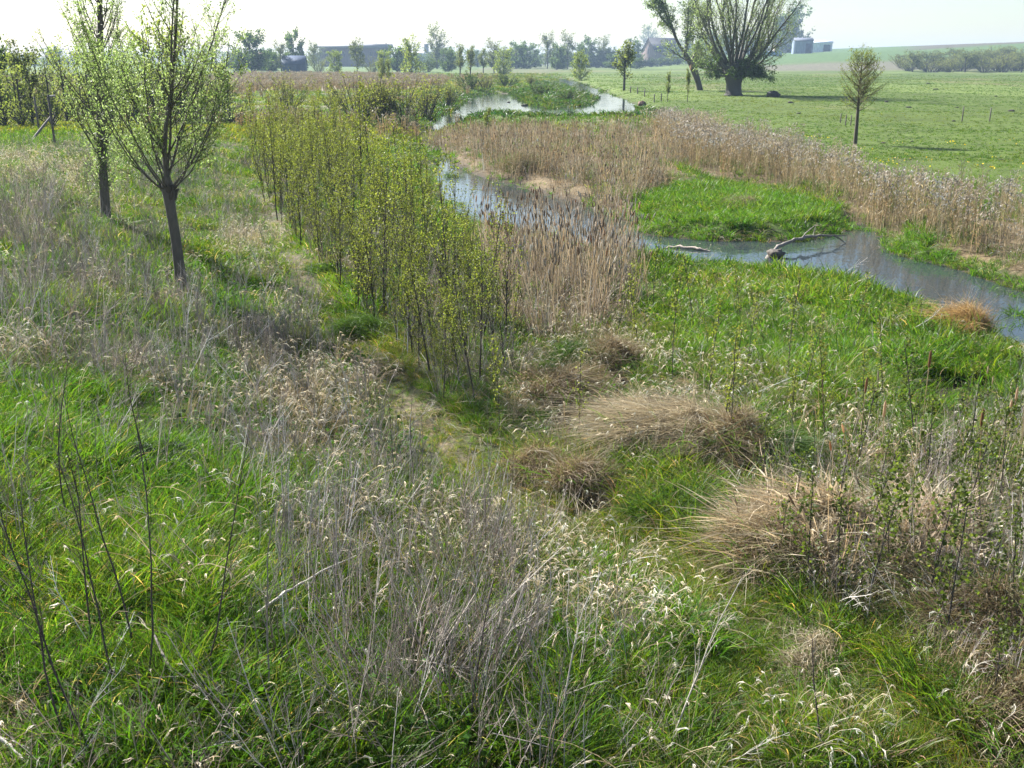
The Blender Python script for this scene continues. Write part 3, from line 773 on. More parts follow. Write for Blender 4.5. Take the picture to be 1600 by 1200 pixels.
def reed_layer():
    x, y = polar(16, 30, 1.0, 15, 75)
    z = Zones(x, y)
    cat = [cattail_mesh(4, 1.5, 1.5, 0.75) for _ in range(6)]
    k = np.where(z.cat1, 0.34 * (0.4 + smooth(0.35, 0.6, fbm(x, y, 1.6, 98))), 0) + np.where(z.catw & (z.sd > 0), 0.022, 0) + np.where(z.cat2, 0.3, 0)
    k = np.where(z.sd > 0.3, np.minimum(k, 0.022), k)
    m = rng.uniform(size=len(x)) < k; xa, ya = x[m], y[m]
    scatter('cattails', cat, np.stack([xa, ya, np.maximum(zf(xa, ya), WL - 0.25)], -1), rng.uniform(0.75, 1.15, len(xa)), tint_of(len(xa), (0.76, 0.8, 0.9), 0.26, 0.06), 'straw-coloured cattails standing in front of the pool', 'cattails', 0.13)
    cn_ = [cattail_mesh(2, 1.3, 1.0, 0.4) for _ in range(5)]
    x, y = polar(6, 30, 1.0, 5, 25)
    z = Zones(x, y); m = z.tangle & (rng.uniform(size=len(x)) < 0.5 * smooth(0.35, 0.55, fbm(x, y, 1.5, 107))); xa, ya = x[m], y[m]
    scatter('dead_cattails', cn_, np.stack([xa, ya, zf(xa, ya)], -1), rng.uniform(0.5, 0.95, len(xa)), tint_of(len(xa), (0.95, 0.92, 0.9), 0.2, 0.05), 'tangled dead cattail leaves among the leafy saplings', 'cattails', 0.3)
    x, y = polar(9, 45, 1.0, 35, 140)
    z = Zones(x, y)
    cat = [cattail_mesh(3, 1.6, 2.6, 0.6) for _ in range(5)]
    rd = [reed_mesh(9, 1.55, False, 2.3) for _ in range(4)]
    m = z.reed2 & (z.sd < 0.0) & (rng.uniform(size=len(x)) < 0.42 * (0.35 + smooth(0.35, 0.6, fbm(x, y, 4, 99)))); xa, ya = x[m], y[m]
    scatter('cattail_bed', cat + rd, np.stack([xa, ya, np.maximum(zf(xa, ya), WL - 0.2)], -1), rng.uniform(0.45, 0.9, len(xa)), tint_of(len(xa), (0.72, 0.76, 0.85), 0.25, 0.06), 'brown bed of cattails and reeds below the upper pond', 'reed bed', 0.16)
    rp = [reed_mesh(9, 2.0, True, 1.8) for _ in range(6)]
    x, y = polar(13, 34, 0.9, 20, 110)
    z = Zones(x, y)
    k = np.where(z.reed3, 0.8 * (1 - 0.65 * smooth(9.5, 15, x)) * (0.4 + 0.7 * smooth(0.35, 0.6, fbm(x, y, 2.5, 97))), 0) + np.where(z.reed4 & ~z.reed3, 0.22, 0)
    k = np.where(z.sd > 0.3, 0, k)
    m = rng.uniform(size=len(x)) < k; xa, ya = x[m], y[m]; za = Zones(xa, ya)
    scatter('reeds', rp, np.stack([xa, ya, zf(xa, ya)], -1), rng.uniform(0.6, 1.05, len(xa)) * np.where(za.reed3, 1.0, 0.75) * (1 - 0.22 * smooth(9.5, 14, xa)) * (0.75 + 0.5 * fbm(xa, ya, 3, 104)), tint_of(len(xa), (0.86, 0.9, 0.95), 0.14, 0.05), 'tall brown reeds with pale plumes along the meadow edge', 'reeds', 0.12)
    # far reed field, left beyond the hedge
    x, y = polar(1.6, 80, 0.9, 70, 420, 0.5)
    z = Zones(x, y)
    fr = [reed_mesh(10, 1.4, True, 6.0) for _ in range(4)]
    k = np.where(z.brown, 0.7, np.where((x < -4) & (y > 70) & (y < 330), 0.25 * smooth(0.45, 0.6, fbm(x, y, 18, 95)), 0)); k = np.where((z.sd > -1) | z.meadow, 0, k)
    m = rng.uniform(size=len(x)) < k; xa, ya = x[m], y[m]
    scatter('reed_field', fr, np.stack([xa, ya, zf(xa, ya)], -1), rng.uniform(0.6, 1.1, len(xa)), tint_of(len(xa), (0.78, 0.8, 0.75), 0.15, 0.05), 'pale brown field of reeds beyond the hedge', 'reed field', 0.05)
    # green shoots in the water, dark low herbage on the island
    gi = [clump('islet_plant', M_GRASS, blades(22, 0.5, (0.25, 0.6), 0.09, (0.3, 1.2), (0.1, 0.6), [(0.05, 0.10, 0.015), (0.035, 0.07, 0.014), (0.10, 0.11, 0.04)], 4)) for _ in range(5)]
    x, y = polar(2.2, 100, 0.5, 95, 260, 0.35)
    z = Zones(x, y)
    m = (z.island | ((z.sd < 0) & (z.sd > -7) & ~z.meadow & (x < 22) & ~z.reed2)) & (z.sd < 0.2) & (rng.uniform(size=len(x)) < 0.7); xa, ya = x[m], y[m]
    scatter('waterside_plants', gi, np.stack([xa, ya, zf(xa, ya)], -1), rng.uniform(0.5, 1.5, len(xa)), tint_of(len(xa), (1, 1, 1), 0.25, 0.2), 'dark green waterside plants on the low spit in the pond', 'waterside plants')
    # yellow dandelions
    fl = []
    for _ in range(3):
        a = Acc(); n = 9
        p = np.concatenate([rng.normal(0, 0.5, (n, 2)), rng.uniform(0.1, 0.18, (n, 1))], 1)
        leaf_at(a, p, unit(rng.normal(size=(n, 3)) * np.array([1, 1, 0.2])), 0.09, [(0.75, 0.55, 0.02)], 0.9)
        fl.append(a.mesh('dandelion', M_DRY))
    fx, fy = polar(1.5, 40, 0.5, 38, 75, 0.6)
    z = Zones(fx, fy); m = z.meadow & (fx > 12) & (rng.uniform(size=len(fx)) < 0.14 * smooth(0.45, 0.62, fbm(fx, fy, 6, 96)))
    fx, fy = fx[m], fy[m]
    scatter('dandelions', fl, np.stack([fx, fy, zf(fx, fy)], -1), rng.uniform(0.7, 1.2, len(fx)), tint_of(len(fx)), 'yellow dandelion flowers dotting the meadow', 'dandelions')
reed_layer()

# ------------------------------------------------------------------ trees
BARK = (0.11, 0.095, 0.078)
def thing(name, label, cat, u=None, v=None, group=None, rz=0.0, scale=None, loc=None, sink=0.0):
    p = G(u, v) if loc is None else loc
    o = empty(name, (p[0], p[1], p[2] - sink), rz, scale)
    return tag(o, label, cat, group)

# young pollard willow on the left bank
def near_willow():
    s = px_m(285, 465)
    o = thing('pollard_willow', 'young pollard willow with bare dark trunk and upswept leafy boughs on the left bank', 'tree', 285, 462)
    fork = 165 * s / math.cos(R(14)); r = 8.0 * s
    tr = Acc()
    fork *= 0.92
    P = np.array([[0, 0, -0.1], [0.0, 0, 0.25 * fork], [-0.01, 0, 0.5 * fork], [-0.05, 0, 0.8 * fork], [-0.07, 0, fork], [-0.08, 0, fork + 0.25]])
    tubes(tr, (P[None], (np.array([1.25, 1.0, 0.92, 0.9, 1.15, 0.75]) * r)[None]), 12, (0.125, 0.105, 0.085))
    link('trunk', tr.mesh('trunk', M_BARK, True), o)
    top = P[4]
    br = Acc(); lv = Acc()
    n = 11; a = np.linspace(0, 2 * np.pi, n, endpoint=False) + rng.normal(0, 0.3, n)
    sp = rng.uniform(0.9, 2.3, n)
    d = np.stack([np.cos(a) * sp, np.sin(a) * sp, np.full(n, 0.55)], -1)
    b1 = curves(np.tile(top, (n, 1)) + np.array([0, 0, -0.06]), d, rng.uniform(2.6, 4.5, n), rng.uniform(0.012, 0.027, n), np.full(n, 0.007), 12, 2.2, 0.24)
    b1[0][:, :, 2] += rng.uniform(-0.12, 0.45, n)[:, None] * np.minimum(1, np.arange(12) / 1.0)[None] * 0.0
    d2 = np.concatenate([rng.normal(0, 0.12, (3, 2)), np.ones((3, 1))], 1)
    b0 = curves(np.tile(P[5], (3, 1)) + np.array([0, 0, -0.1]), d2, np.array([5.2, 4.5, 4.0]), np.array([0.05, 0.028, 0.024]), np.full(3, 0.012), 10, 0.3, 0.2)
    kn = 9; ka = rng.uniform(0, 6.28, kn)
    kp = top + np.stack([np.cos(ka) * 0.09, np.sin(ka) * 0.09, rng.uniform(-0.16, 0.14, kn)], -1)
    tubes(tr2 := Acc(), curves(kp - np.array([0, 0, 0.05]), np.stack([np.cos(ka), np.sin(ka), np.full(kn, 0.9)], -1), np.full(kn, 0.16), rng.uniform(0.05, 0.08, kn), np.full(kn, 0.02), 5, 0.4, 0.3), 8, (0.08, 0.065, 0.052))
    link('pollard_head', tr2.mesh('pollard_head', M_BARK, True), o)
    tubes(br, b1, 6, BARK); tubes(br, b0, 7, BARK)
    s1 = spawn(b1, 17, 0.12, 0.97, (0.35, 0.85), (0.6, 1.6), 0.45, 6, 0.9, 0.15, 0.3)
    s0 = spawn(b0, 28, 0.04, 0.97, (0.5, 1.05), (0.9, 2.3), 0.5, 6, 0.9, 0.15, 0.3)
    s2 = spawn(s1, 3, 0.2, 1, (0.25, 0.7), (0.25, 0.6), 0.6, 4, 0.5, 0.15)
    s3 = spawn(s0, 4, 0.2, 1, (0.25, 0.7), (0.25, 0.6), 0.6, 4, 0.5, 0.15)
    for q in (s1, s0): tubes(br, q, 4, (0.09, 0.08, 0.055))
    for q in (s2, s3): tubes(br, q, 3, (0.11, 0.10, 0.06))
    cols = [(0.2, 0.26, 0.09), (0.25, 0.3, 0.12), (0.15, 0.2, 0.065), (0.33, 0.36, 0.21)]
    leaves(lv, s1, 22, 0.06, cols, 0.1, 0.03, 0.1, 0.4); leaves(lv, s0, 22, 0.06, cols, 0.1, 0.03, 0.1, 0.4)
    leaves(lv, s2, 14, 0.06, cols, 0.1, 0.03, 0.1, 0.4); leaves(lv, s3, 13, 0.06, cols, 0.1, 0.03, 0.1, 0.4)
    link('boughs', br.mesh('boughs', M_BARK, True), o)
    link('foliage', lv.mesh('foliage', M_WILLOW), o)
near_willow()

def second_willow():
    s = px_m(166, 346)
    o = thing('willow', 'slender willow with leafy sprouts all along its trunk, behind the nearer willow', 'tree', 166, 346)
    tr = Acc(); r = 6.2 * s
    P = np.array([[0, 0, -0.1], [0.06, 0, 1], [0.12, 0, 2.2], [0.3, 0, 3.6], [0.5, 0, 5.2], [0.75, 0, 8.0]])
    tubes(tr, (P[None], (np.array([1.2, 1, 0.95, 0.8, 0.6, 0.3]) * r)[None]), 10, (0.12, 0.10, 0.08))
    link('trunk', tr.mesh('trunk', M_BARK, True), o)
    main = (P[None], np.full((1, 6), 0.05))
    br = Acc(); lv = Acc()
    b = spawn(main, 56, 0.30, 0.98, (0.5, 1.1), (1.5, 3.2), 0.38, 7, 1.0, 0.13, 0.25)
    c = spawn(b, 6, 0.25, 1, (0.3, 0.7), (0.3, 0.8), 0.6, 4, 0.5, 0.15)
    low = spawn(main, 120, 0.12, 0.62, (0.6, 1.3), (0.25, 0.9), 0.2, 4, 0.9, 0.2)
    tubes(br, b, 5, BARK); tubes(br, c, 3, BARK); tubes(br, low, 3, BARK)
    cols = [(0.2, 0.26, 0.09), (0.25, 0.3, 0.12), (0.15, 0.2, 0.065), (0.31, 0.34, 0.2)]
    leaves(lv, b, 26, 0.07, cols, 0.25, 0.03, 0.1, 0.36); leaves(lv, c, 16, 0.07, cols, 0.1, 0.03, 0.1, 0.36); leaves(lv, low, 22, 0.075, cols, 0.1, 0.06, 0.1, 0.42)
    link('boughs', br.mesh('boughs', M_BARK, True), o)
    link('foliage', lv.mesh('foliage', M_WILLOW), o)
second_willow()

# great pollard willow and its leaning neighbour on the meadow
def great_willow():
    u, v = 1146, 149
    s = px_m(u, v); H = s * FPX / FPX
    o = thing('pollard_willow', 'huge old pollard willow with stout trunk and fan of tall boughs on the right meadow', 'tree', u, v)
    k = px_m(u, v)                        # metres per photo pixel at the tree
    tr = Acc()
    P = np.array([[0, 0, -0.6], [0, 0, 4], [-0.5, 0, 16], [-1, 0, 28], [0, 0, 40], [0, 0, 46]]) * np.array([k, k, k])
    tubes(tr, (P[None], (np.array([14.5, 11.5, 11, 14, 19, 7]) * k)[None]), 14, (0.085, 0.073, 0.06))
    bp = P[3]
    th = np.array([-1.15, -0.95, -0.78, -0.6, -0.45, -0.33, -0.22, -0.1, 0.03, 0.14, 0.25, 0.36, 0.5, 0.64, 0.8, 1.0, 1.2, -0.5, 0.3, 0.7])
    dy = rng.normal(0, 0.4, len(th))
    d = np.stack([np.sin(th) * 1.25, dy, np.cos(th)], -1)
    L = (175 - 62 * np.abs(th) ** 1.5) * rng.uniform(0.85, 1.1, len(th)) * k
    p0 = np.stack([np.sin(th) * 11 * k, dy * 8 * k, bp[2] + np.cos(th) * 6 * k], -1)
    b = curves(p0, d, L, np.full(len(th), 2.4 * k) * rng.uniform(0.7, 1.2, len(th)), np.full(len(th), 0.5 * k), 12, 1.25, 0.3)
    tubes(tr, (b[0][:, :3], b[1][:, :3]), 7, (0.085, 0.073, 0.06))
    link('trunk', tr.mesh('trunk', M_BARK, True), o)
    for i in range(len(th)):
        ba = Acc(); tubes(ba, (b[0][i:i + 1, 1:], b[1][i:i + 1, 1:]), 6, (0.095, 0.083, 0.066))
        link('bough', ba.mesh('bough', M_BARK, True), o)
    tw = Acc(); lv = Acc()
    s1 = spawn(b, 22, 0.12, 1, (0.35, 0.85), (20 * k, 60 * k), 0.4, 6, 0.8, 0.15, 0.25, 0.4, 0.06)
    s2 = spawn(s1, 6, 0.2, 1, (0.3, 0.9), (10 * k, 24 * k), 0.5, 5, 0.0, 0.2, 0.3, 0.4, 0.03)
    n = 46; a = rng.uniform(0, 2 * np.pi, n)
    low = curves(np.stack([np.cos(a) * 10 * k, np.sin(a) * 10 * k, rng.uniform(26, 44, n) * k], -1), np.stack([np.cos(a) * 1.4, np.sin(a), rng.uniform(-0.1, 0.9, n)], -1), rng.uniform(22, 52, n) * k, np.full(n, 0.09), np.full(n, 0.02), 6, -0.15, 0.15)
    l2 = spawn(low, 9, 0.2, 1, (0.3, 0.9), (6 * k, 18 * k), 0.5, 4, -0.3, 0.2, 0.3, 0.3, 0.04)
    tubes(tw, s1, 4, (0.09, 0.085, 0.05)); tubes(tw, s2, 3, (0.12, 0.13, 0.06)); tubes(tw, low, 4, (0.07, 0.06, 0.045)); tubes(tw, l2, 3, (0.08, 0.08, 0.045))
    link('twigs', tw.mesh('twigs', M_FARBARK, True), o)
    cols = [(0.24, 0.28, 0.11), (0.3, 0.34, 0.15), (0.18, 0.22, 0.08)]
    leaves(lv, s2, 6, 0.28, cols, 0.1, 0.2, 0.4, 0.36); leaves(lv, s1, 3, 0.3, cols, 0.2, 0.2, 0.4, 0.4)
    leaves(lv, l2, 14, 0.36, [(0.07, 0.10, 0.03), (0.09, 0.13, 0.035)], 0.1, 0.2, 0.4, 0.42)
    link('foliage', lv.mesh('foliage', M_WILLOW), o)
great_willow()

def leaning_willow():
    u, v = 1094, 141
    o = thing('willow', 'leaning willow with bent trunk and a torn pale patch, left of the huge willow', 'tree', u, v)
    k = px_m(u, v)
    tr = Acc()
    P = np.array([[0, 0, -0.5], [-3, 0, 10], [-7, 0, 20], [-11, 0, 30], [-16, 0, 38], [-24, 0, 50], [-36, 0, 66], [-44, 0, 84]]) * k
    tubes(tr, (P[None], (np.array([4.5, 4.2, 4.6, 5.6, 4.2, 2.6, 2.0, 1.0]) * k)[None]), 10, (0.065, 0.052, 0.043))
    link('trunk', tr.mesh('trunk', M_BARK, True), o)
    w2 = Acc(); tubes(w2, ((np.array([[-17, -5.2, 28], [-16, -4.6, 34], [-15, -3.6, 40]]) * k)[None], (np.array([0.7, 1.9, 0.5]) * k)[None]), 6, (0.42, 0.24, 0.12))
    tag(link('torn_wood', w2.mesh('torn_wood', M_BARK, True), o), 'torn orange wood')
    br = Acc(); lv = Acc()
    th = np.array([-0.9, -0.6, -0.35, -0.1, 0.15, 0.4, 0.75])
    p0 = P[[7, 6, 6, 5, 5, 4, 3]]
    d = np.stack([np.sin(th), rng.normal(0, 0.4, 7), np.cos(th)], -1)
    b = curves(p0, d, np.array([50, 70, 80, 95, 95, 85, 45]) * k, np.full(7, 1.9 * k), np.full(7, 0.4 * k), 8, 0.5, 0.16)
    tubes(br, b, 5, BARK)
    s1 = spawn(b, 16, 0.1, 1, (0.4, 0.9), (14 * k, 36 * k), 0.4, 5, 0.4, 0.18, 0.3, 0.4, 0.06)
    s2 = spawn(s1, 6, 0.1, 1, (0.3, 0.9), (6 * k, 18 * k), 0.5, 4, -0.2, 0.2, 0.3, 0.3, 0.03)
    tubes(br, s1, 4, (0.09, 0.085, 0.05)); tubes(br, s2, 3, (0.12, 0.13, 0.06))
    cols = [(0.17, 0.21, 0.075), (0.21, 0.25, 0.1), (0.13, 0.17, 0.055)]
    leaves(lv, s2, 11, 0.36, cols, 0.1, 0.2, 0.5, 0.42); leaves(lv, s1, 10, 0.36, cols, 0.2, 0.2, 0.5, 0.42)
    link('boughs', br.mesh('boughs', M_BARK, True), o)
    link('foliage', lv.mesh('foliage', M_WILLOW), o)
leaning_willow()

def round_young_tree():
    u, v = 1336, 226
    o = thing('young_tree', 'young tree with rounded crown of thin twigs just in leaf, at the reed edge', 'tree', u, v)
    k = px_m(u, v)
    tr = Acc(); P = np.array([[0, 0, -0.2], [-0.5, 0, 28], [-1.5, 0, 60], [-2, 0, 90], [-2, 0, 118]]) * k
    tubes(tr, (P[None], (np.array([3.0, 2.4, 2.0, 1.4, 0.4]) * k)[None]), 8, (0.09, 0.07, 0.05))
    link('trunk', tr.mesh('trunk', M_BARK, True), o)
    br = Acc(); lv = Acc()
    main = (P[None], (np.array([2.5, 2.2, 1.8, 1.3, 0.4]) * k)[None])
    parts = [spawn(main, n_, a_, b_, an, (l0 * k, l1 * k), 0.4, 7, 0.35, 0.32, 0.25, 0.1, 0.022) for n_, a_, b_, an, l0, l1 in ((14, 0.38, 0.48, (0.8, 1.2), 24, 38), (26, 0.46, 0.68, (0.75, 1.2), 36, 50), (24, 0.66, 0.86, (0.6, 1.2), 26, 40), (20, 0.84, 0.99, (0.4, 1.2), 12, 26))]
    b = (np.concatenate([x_[0] for x_ in parts]), np.concatenate([x_[1] for x_ in parts]))
    c = spawn(b, 12, 0.15, 1, (0.4, 0.9), (7 * k, 20 * k), 0.5, 4, 0.5, 0.15, 0.4)
    tubes(br, b, 4, (0.10, 0.075, 0.05)); tubes(br, c, 3, (0.13, 0.10, 0.06))
    leaves(lv, c, 5, 0.08, [(0.17, 0.2, 0.06), (0.14, 0.18, 0.05), (0.2, 0.2, 0.08)], 0.1, 0.03, 0, 0.5); leaves(lv, b, 4, 0.08, [(0.17, 0.2, 0.06), (0.14, 0.17, 0.05)], 0.3, 0.03, 0, 0.5)
    link('boughs', br.mesh('boughs', M_BARK, True), o); link('foliage', lv.mesh('foliage', M_LEAF), o)
round_young_tree()

# far trees: unit-height variants, trunk + crown
def far_tree(kind):
    tr, cr = Acc(), Acc()
    if kind == 'conifer':
        tubes(tr, (np.array([[[0, 0, -0.05], [0, 0, 0.5], [0, 0, 0.98]]]), np.array([[0.03, 0.02, 0.004]])), 6, (0.06, 0.05, 0.045))
        n = 2600; h = 1 - np.sqrt(rng.uniform(0.0, 1, n)) * 0.95; a = rng.uniform(0, 2 * np.pi, n)
        r = (1 - h) * 0.26 * (0.45 + 0.55 * np.abs(np.sin(h * 40))) * rng.uniform(0.5, 1.05, n)
        p = np.stack([r * np.cos(a), r * np.sin(a), h], -1)
        leaf_at(cr, p, unit(np.stack([np.cos(a), np.sin(a), np.full(n, -0.3)], -1)), 0.05, [(0.03, 0.05, 0.03), (0.022, 0.04, 0.025)], 0.5)
        return tr.mesh('trunk', M_FARBARK), cr.mesh('crown', M_FARLEAF)
    th, spread, nb, nl, cols, ls, ang = dict(
        round=(0.10, 0.50, 40, 14, [(0.07, 0.11, 0.035), (0.09, 0.135, 0.04), (0.055, 0.09, 0.03)], 0.06, (0.6, 1.4)),
        airy=(0.18, 0.42, 38, 8, [(0.12, 0.14, 0.07), (0.10, 0.12, 0.06)], 0.042, (0.5, 1.1)),
        yellow=(0.10, 0.48, 40, 12, [(0.17, 0.21, 0.045), (0.2, 0.235, 0.055), (0.13, 0.18, 0.04)], 0.05, (0.6, 1.3)),
        thicket=(0.10, 0.38, 26, 6, [(0.17, 0.21, 0.06), (0.21, 0.24, 0.08), (0.14, 0.18, 0.05)], 0.032, (0.4, 1.1)),
        slim=(0.25, 0.24, 28, 8, [(0.12, 0.15, 0.05), (0.15, 0.175, 0.06)], 0.038, (0.4, 0.9)),
        bush=(0.04, 0.55, 46, 9, [(0.15, 0.17, 0.045), (0.19, 0.2, 0.055), (0.12, 0.14, 0.045)], 0.036, (0.2, 0.85)),
        darkbush=(0.04, 0.5, 40, 16, [(0.05, 0.08, 0.032), (0.07, 0.10, 0.04)], 0.055, (0.3, 1.2)))[kind]
    if kind in ('bush', 'darkbush'):
        n = 26 if kind == 'bush' else 20
        a = rng.uniform(0, 2 * np.pi, n); ln = rng.uniform(0.05, 0.75 if kind == 'bush' else 1.1, n)
        b = curves(np.stack([0.16 * np.cos(a) * ln, 0.16 * np.sin(a) * ln, np.full(n, -0.03)], -1), np.stack([np.cos(a) * ln, np.sin(a) * ln, np.ones(n)], -1), rng.uniform(0.6, 1.05, n), np.full(n, 0.010), np.full(n, 0.003), 7, 0.3, 0.15)
        c = spawn(b, 7, 0.15, 1, (0.25, 0.7), (0.15, 0.34), 0.5, 4, 0.4, 0.2, 0.4, 0.3)
        tubes(tr, b, 4, (0.07, 0.06, 0.048)); tubes(tr, c, 3, (0.085, 0.075, 0.05))
        leaves(cr, c, nl, ls, cols, 0.05, 0.02, 0.1, 0.6); leaves(cr, b, nl, ls, cols, 0.3, 0.02, 0.1, 0.6)
        return tr.mesh('trunk', M_FARBARK), cr.mesh('crown', M_FARLEAF)
    P = np.array([[[0, 0, -0.05], [rng.normal(0, 0.01), 0, th], [rng.normal(0, 0.02), rng.normal(0, 0.02), 0.6], [rng.normal(0, 0.03), 0, 0.92]]])
    tk = 0.020 if kind not in ('bush', 'darkbush') else 0.012
    main = (P, tk * np.array([[1.3, 1.0, 0.7, 0.25]]))
    tubes(tr, main, 6, (0.06, 0.052, 0.045))
    b = spawn(main, nb, th if th > 0.1 else 0.0, 0.95, ang, (spread * 0.75, spread * 1.45), 0.45, 5, 0.35, 0.22, 0.3, 0.35)
    c = spawn(b, 5, 0.25, 1, (0.3, 0.9), (spread * 0.2, spread * 0.5), 0.5, 4, 0.3, 0.25, 0.4, 0.3)
    tubes(tr, b, 4, (0.06, 0.052, 0.045)); tubes(tr, c, 3, (0.07, 0.06, 0.05))
    leaves(cr, c, nl, ls, cols, 0.1, 0.03, 0.2, 0.7); leaves(cr, b, nl, ls, cols, 0.4, 0.03, 0.2, 0.7)
    return tr.mesh('trunk', M_FARBARK), cr.mesh('crown', M_FARLEAF)
FAR = {}
def far_variant(kind, i):
    if (kind, i) not in FAR: FAR[(kind, i)] = far_tree(kind)
    return FAR[(kind, i)]
FAR_N = [0]
def plant(u, v, vtop, kind, label, name=None, cat='tree', group=None, wide=1.0):
    p = G(u, v); k = math.hypot(p[1], p[0]) / FPX
    h = (v - vtop) * k
    tm, cm = far_variant(kind, FAR_N[0] % 3); FAR_N[0] += 1
    nm = name or {'round': 'broadleaf_tree', 'airy': 'bare_tree', 'yellow': 'young_leaf_tree', 'thicket': 'airy_tree', 'slim': 'slender_tree', 'bush': 'willow_bush', 'darkbush': 'dark_bush', 'conifer': 'conifer_tree'}[kind]
    o = empty(nm, p, rng.uniform(0, 6.28), (h * wide, h * wide, h))
    tag(o, label, cat, group)
    link('trunk', tm, o); link('crown', cm, o)
    return o
TL = 'trees along the far horizon'
for u, v, vt, kd, wd, lab in [
    (393, 114, 62, 'round', 1.1, 'large round tree at the left end of the far village, left of the blue shed'),
    (372, 114, 84, 'darkbush', 0.9, 'dark bushy clump at the foot of the large round village tree'),
    (422, 113, 86, 'round', 1.2, 'low tree hiding the house roof left of the blue shed'),
    (440, 112, 76, 'airy', 1.0, 'pale airy tree just left of the blue shed'),
    (461, 111, 64, 'round', 0.9, 'tall pale tree rising behind the blue shed'),
    (472, 111, 70, 'conifer', 0.9, 'dark pointed conifer behind the right edge of the blue shed'),
    (492, 110, 76, 'airy', 0.9, 'thin bare tree between the conifer and the long barn'),
    (498, 113, 92, 'bush', 1.2, 'yellowish bush in front of the left end of the long barn'),
    (524, 116, 88, 'yellow', 1.1, 'grey-green tree in front of the left half of the long barn'),
    (558, 116, 74, 'airy', 0.9, 'willow with dark trunk in front of the middle of the long barn'),
    (582, 114, 90, 'bush', 1.2, 'bush below the right half of the long barn'),
    (600, 116, 88, 'yellow', 1.1, 'small tree at the right end of the long barn'),
    (622, 112, 80, 'round', 1.3, 'rounded far tree right of the long barn'),
    (644, 120, 74, 'yellow', 0.9, 'yellow-green tree between the long barn and the white building'),
    (683, 108, 56, 'airy', 1.0, 'tall airy tree rising behind the white building'),
    (668, 113, 92, 'darkbush', 1.6, 'dark hedge-like bush below the white building'),
    (700, 112, 84, 'round', 1.1, 'tree at the right end of the white building'),
    (719, 121, 76, 'slim', 1.0, 'left one of a pair of slim trees at the pond head'),
    (735, 122, 76, 'slim', 1.0, 'right one of a pair of slim trees at the pond head'),
    (755, 116, 80, 'slim', 1.0, 'slim pale tree right of the pair of slim trees'),
    (772, 114, 74, 'airy', 1.1, 'bare rounded tree left of the yellow-green pond tree'),
    (787, 117, 82, 'yellow', 1.0, 'yellow-green tree standing at the left side of the river head'),
    (806, 108, 76, 'round', 1.3, 'bluish tree in the gap at the river head'),
    (826, 107, 76, 'round', 1.5, 'broad bluish tree crown above the river head'),
    (855, 108, 64, 'airy', 0.9, 'tall bare tree just right of the river head'),
    (870, 109, 78, 'round', 1.0, 'lower green tree right of the tall bare tree at the river head'),
    (887, 108, 63, 'airy', 0.9, 'second tall bare tree right of the river head'),
    (903, 107, 74, 'round', 1.1, 'bushy tree behind the little yellow-green tree'),
    (920, 106, 70, 'round', 1.0, 'rounded tree right of the little yellow-green tree'),
    (942, 106, 68, 'airy', 1.0, 'airy tree with pointed top left of the brick barn trees'),
    (952, 106, 80, 'round', 1.0, 'dark round tree in the line left of the thin dark tree'),
    (988, 106, 72, 'round', 1.0, 'green tree at the left gable of the brick barn'),
    (1012, 100, 62, 'airy', 1.2, 'airy treetop rising behind the brick barn'),
    (1046, 106, 92, 'yellow', 1.2, 'pale green willow bush in front of the brick barn roof'),
    (1068, 105, 78, 'round', 1.2, 'bushy tree between the brick barn and the leaning willow'),
    (1100, 103, 74, 'round', 1.3, 'rounded tree seen between the two old willows'),
    (1130, 103, 78, 'round', 1.4, 'bushy tree seen behind the huge willow trunk'),
    (1168, 103, 74, 'round', 1.3, 'green tree seen through the right boughs of the huge willow'),
    (1190, 103, 80, 'darkbush', 1.2, 'dark bush behind the long pale blue trailer'),
    (1222, 103, 56, 'round', 1.0, 'tall tree behind the cream shed wall'),
    (1242, 103, 50, 'round', 0.85, 'tallest tree beside the farm sheds right of the huge willow'),
    (8, 190, 96, 'round', 0.5, 'dark green tree cut by the left edge of the photo'),
    (30, 196, 104, 'thicket', 0.8, 'grey-green thin tree behind the wooden posts, leftmost'),
    (52, 196, 104, 'airy', 0.9, 'grey-green thin tree behind the middle of the wooden posts'),
    (82, 196, 100, 'thicket', 0.8, 'yellow-green tree behind the right wooden post'),
    (105, 190, 98, 'thicket', 0.7, 'leafy tree left of the two left-bank willows'),
    (130, 186, 96, 'thicket', 0.7, 'green tree seen through the crown of the slender willow'),
    (205, 188, 72, 'thicket', 0.8, 'broad green tree seen behind the crown between the two left-bank willows'),
    (262, 186, 68, 'yellow', 0.8, 'broad leafy tree seen behind the nearer willow crown'),
    (300, 186, 70, 'thicket', 0.8, 'yellow-green tree seen through the right side of the nearer willow'),
    (345, 184, 90, 'thicket', 0.8, 'light tree at the right edge of the nearer willow crown'),
    (16, 104, 90, 'round', 2.0, 'dark blue far wood at the left edge of the horizon'),
    (48, 104, 90, 'round', 2.0, 'bluish far trees left of the slender willow crown'),
    (85, 105, 82, 'round', 1.4, 'far rounded tree behind the left willow crown'),
    (975, 141, 72, 'slim', 1.3, 'thin dark young tree standing alone on the river meadow'),
    (906, 126, 91, 'yellow', 1.0, 'little yellow-green tree at the water bend'),
    (1043, 159, 117, 'slim', 0.5, 'bare sapling left one of two behind the reeds below the leaning willow'),
    (1074, 159, 112, 'slim', 0.5, 'bare sapling right one of two behind the reeds below the leaning willow'),
    (597, 134, 96, 'slim', 0.9, 'thin tree left one of two standing on the far reed field'),
    (608, 134, 98, 'slim', 0.9, 'thin tree right one of two standing on the far reed field'),
    (1594, 76, 56, 'airy', 1.0, 'single bare tree on the hill crest at the right edge'),
    (763, 216, 172, 'slim', 0.7, 'thin alder rising from the brown reed bed')]:
    plant(u, v, vt, kd, lab, wide=wd)
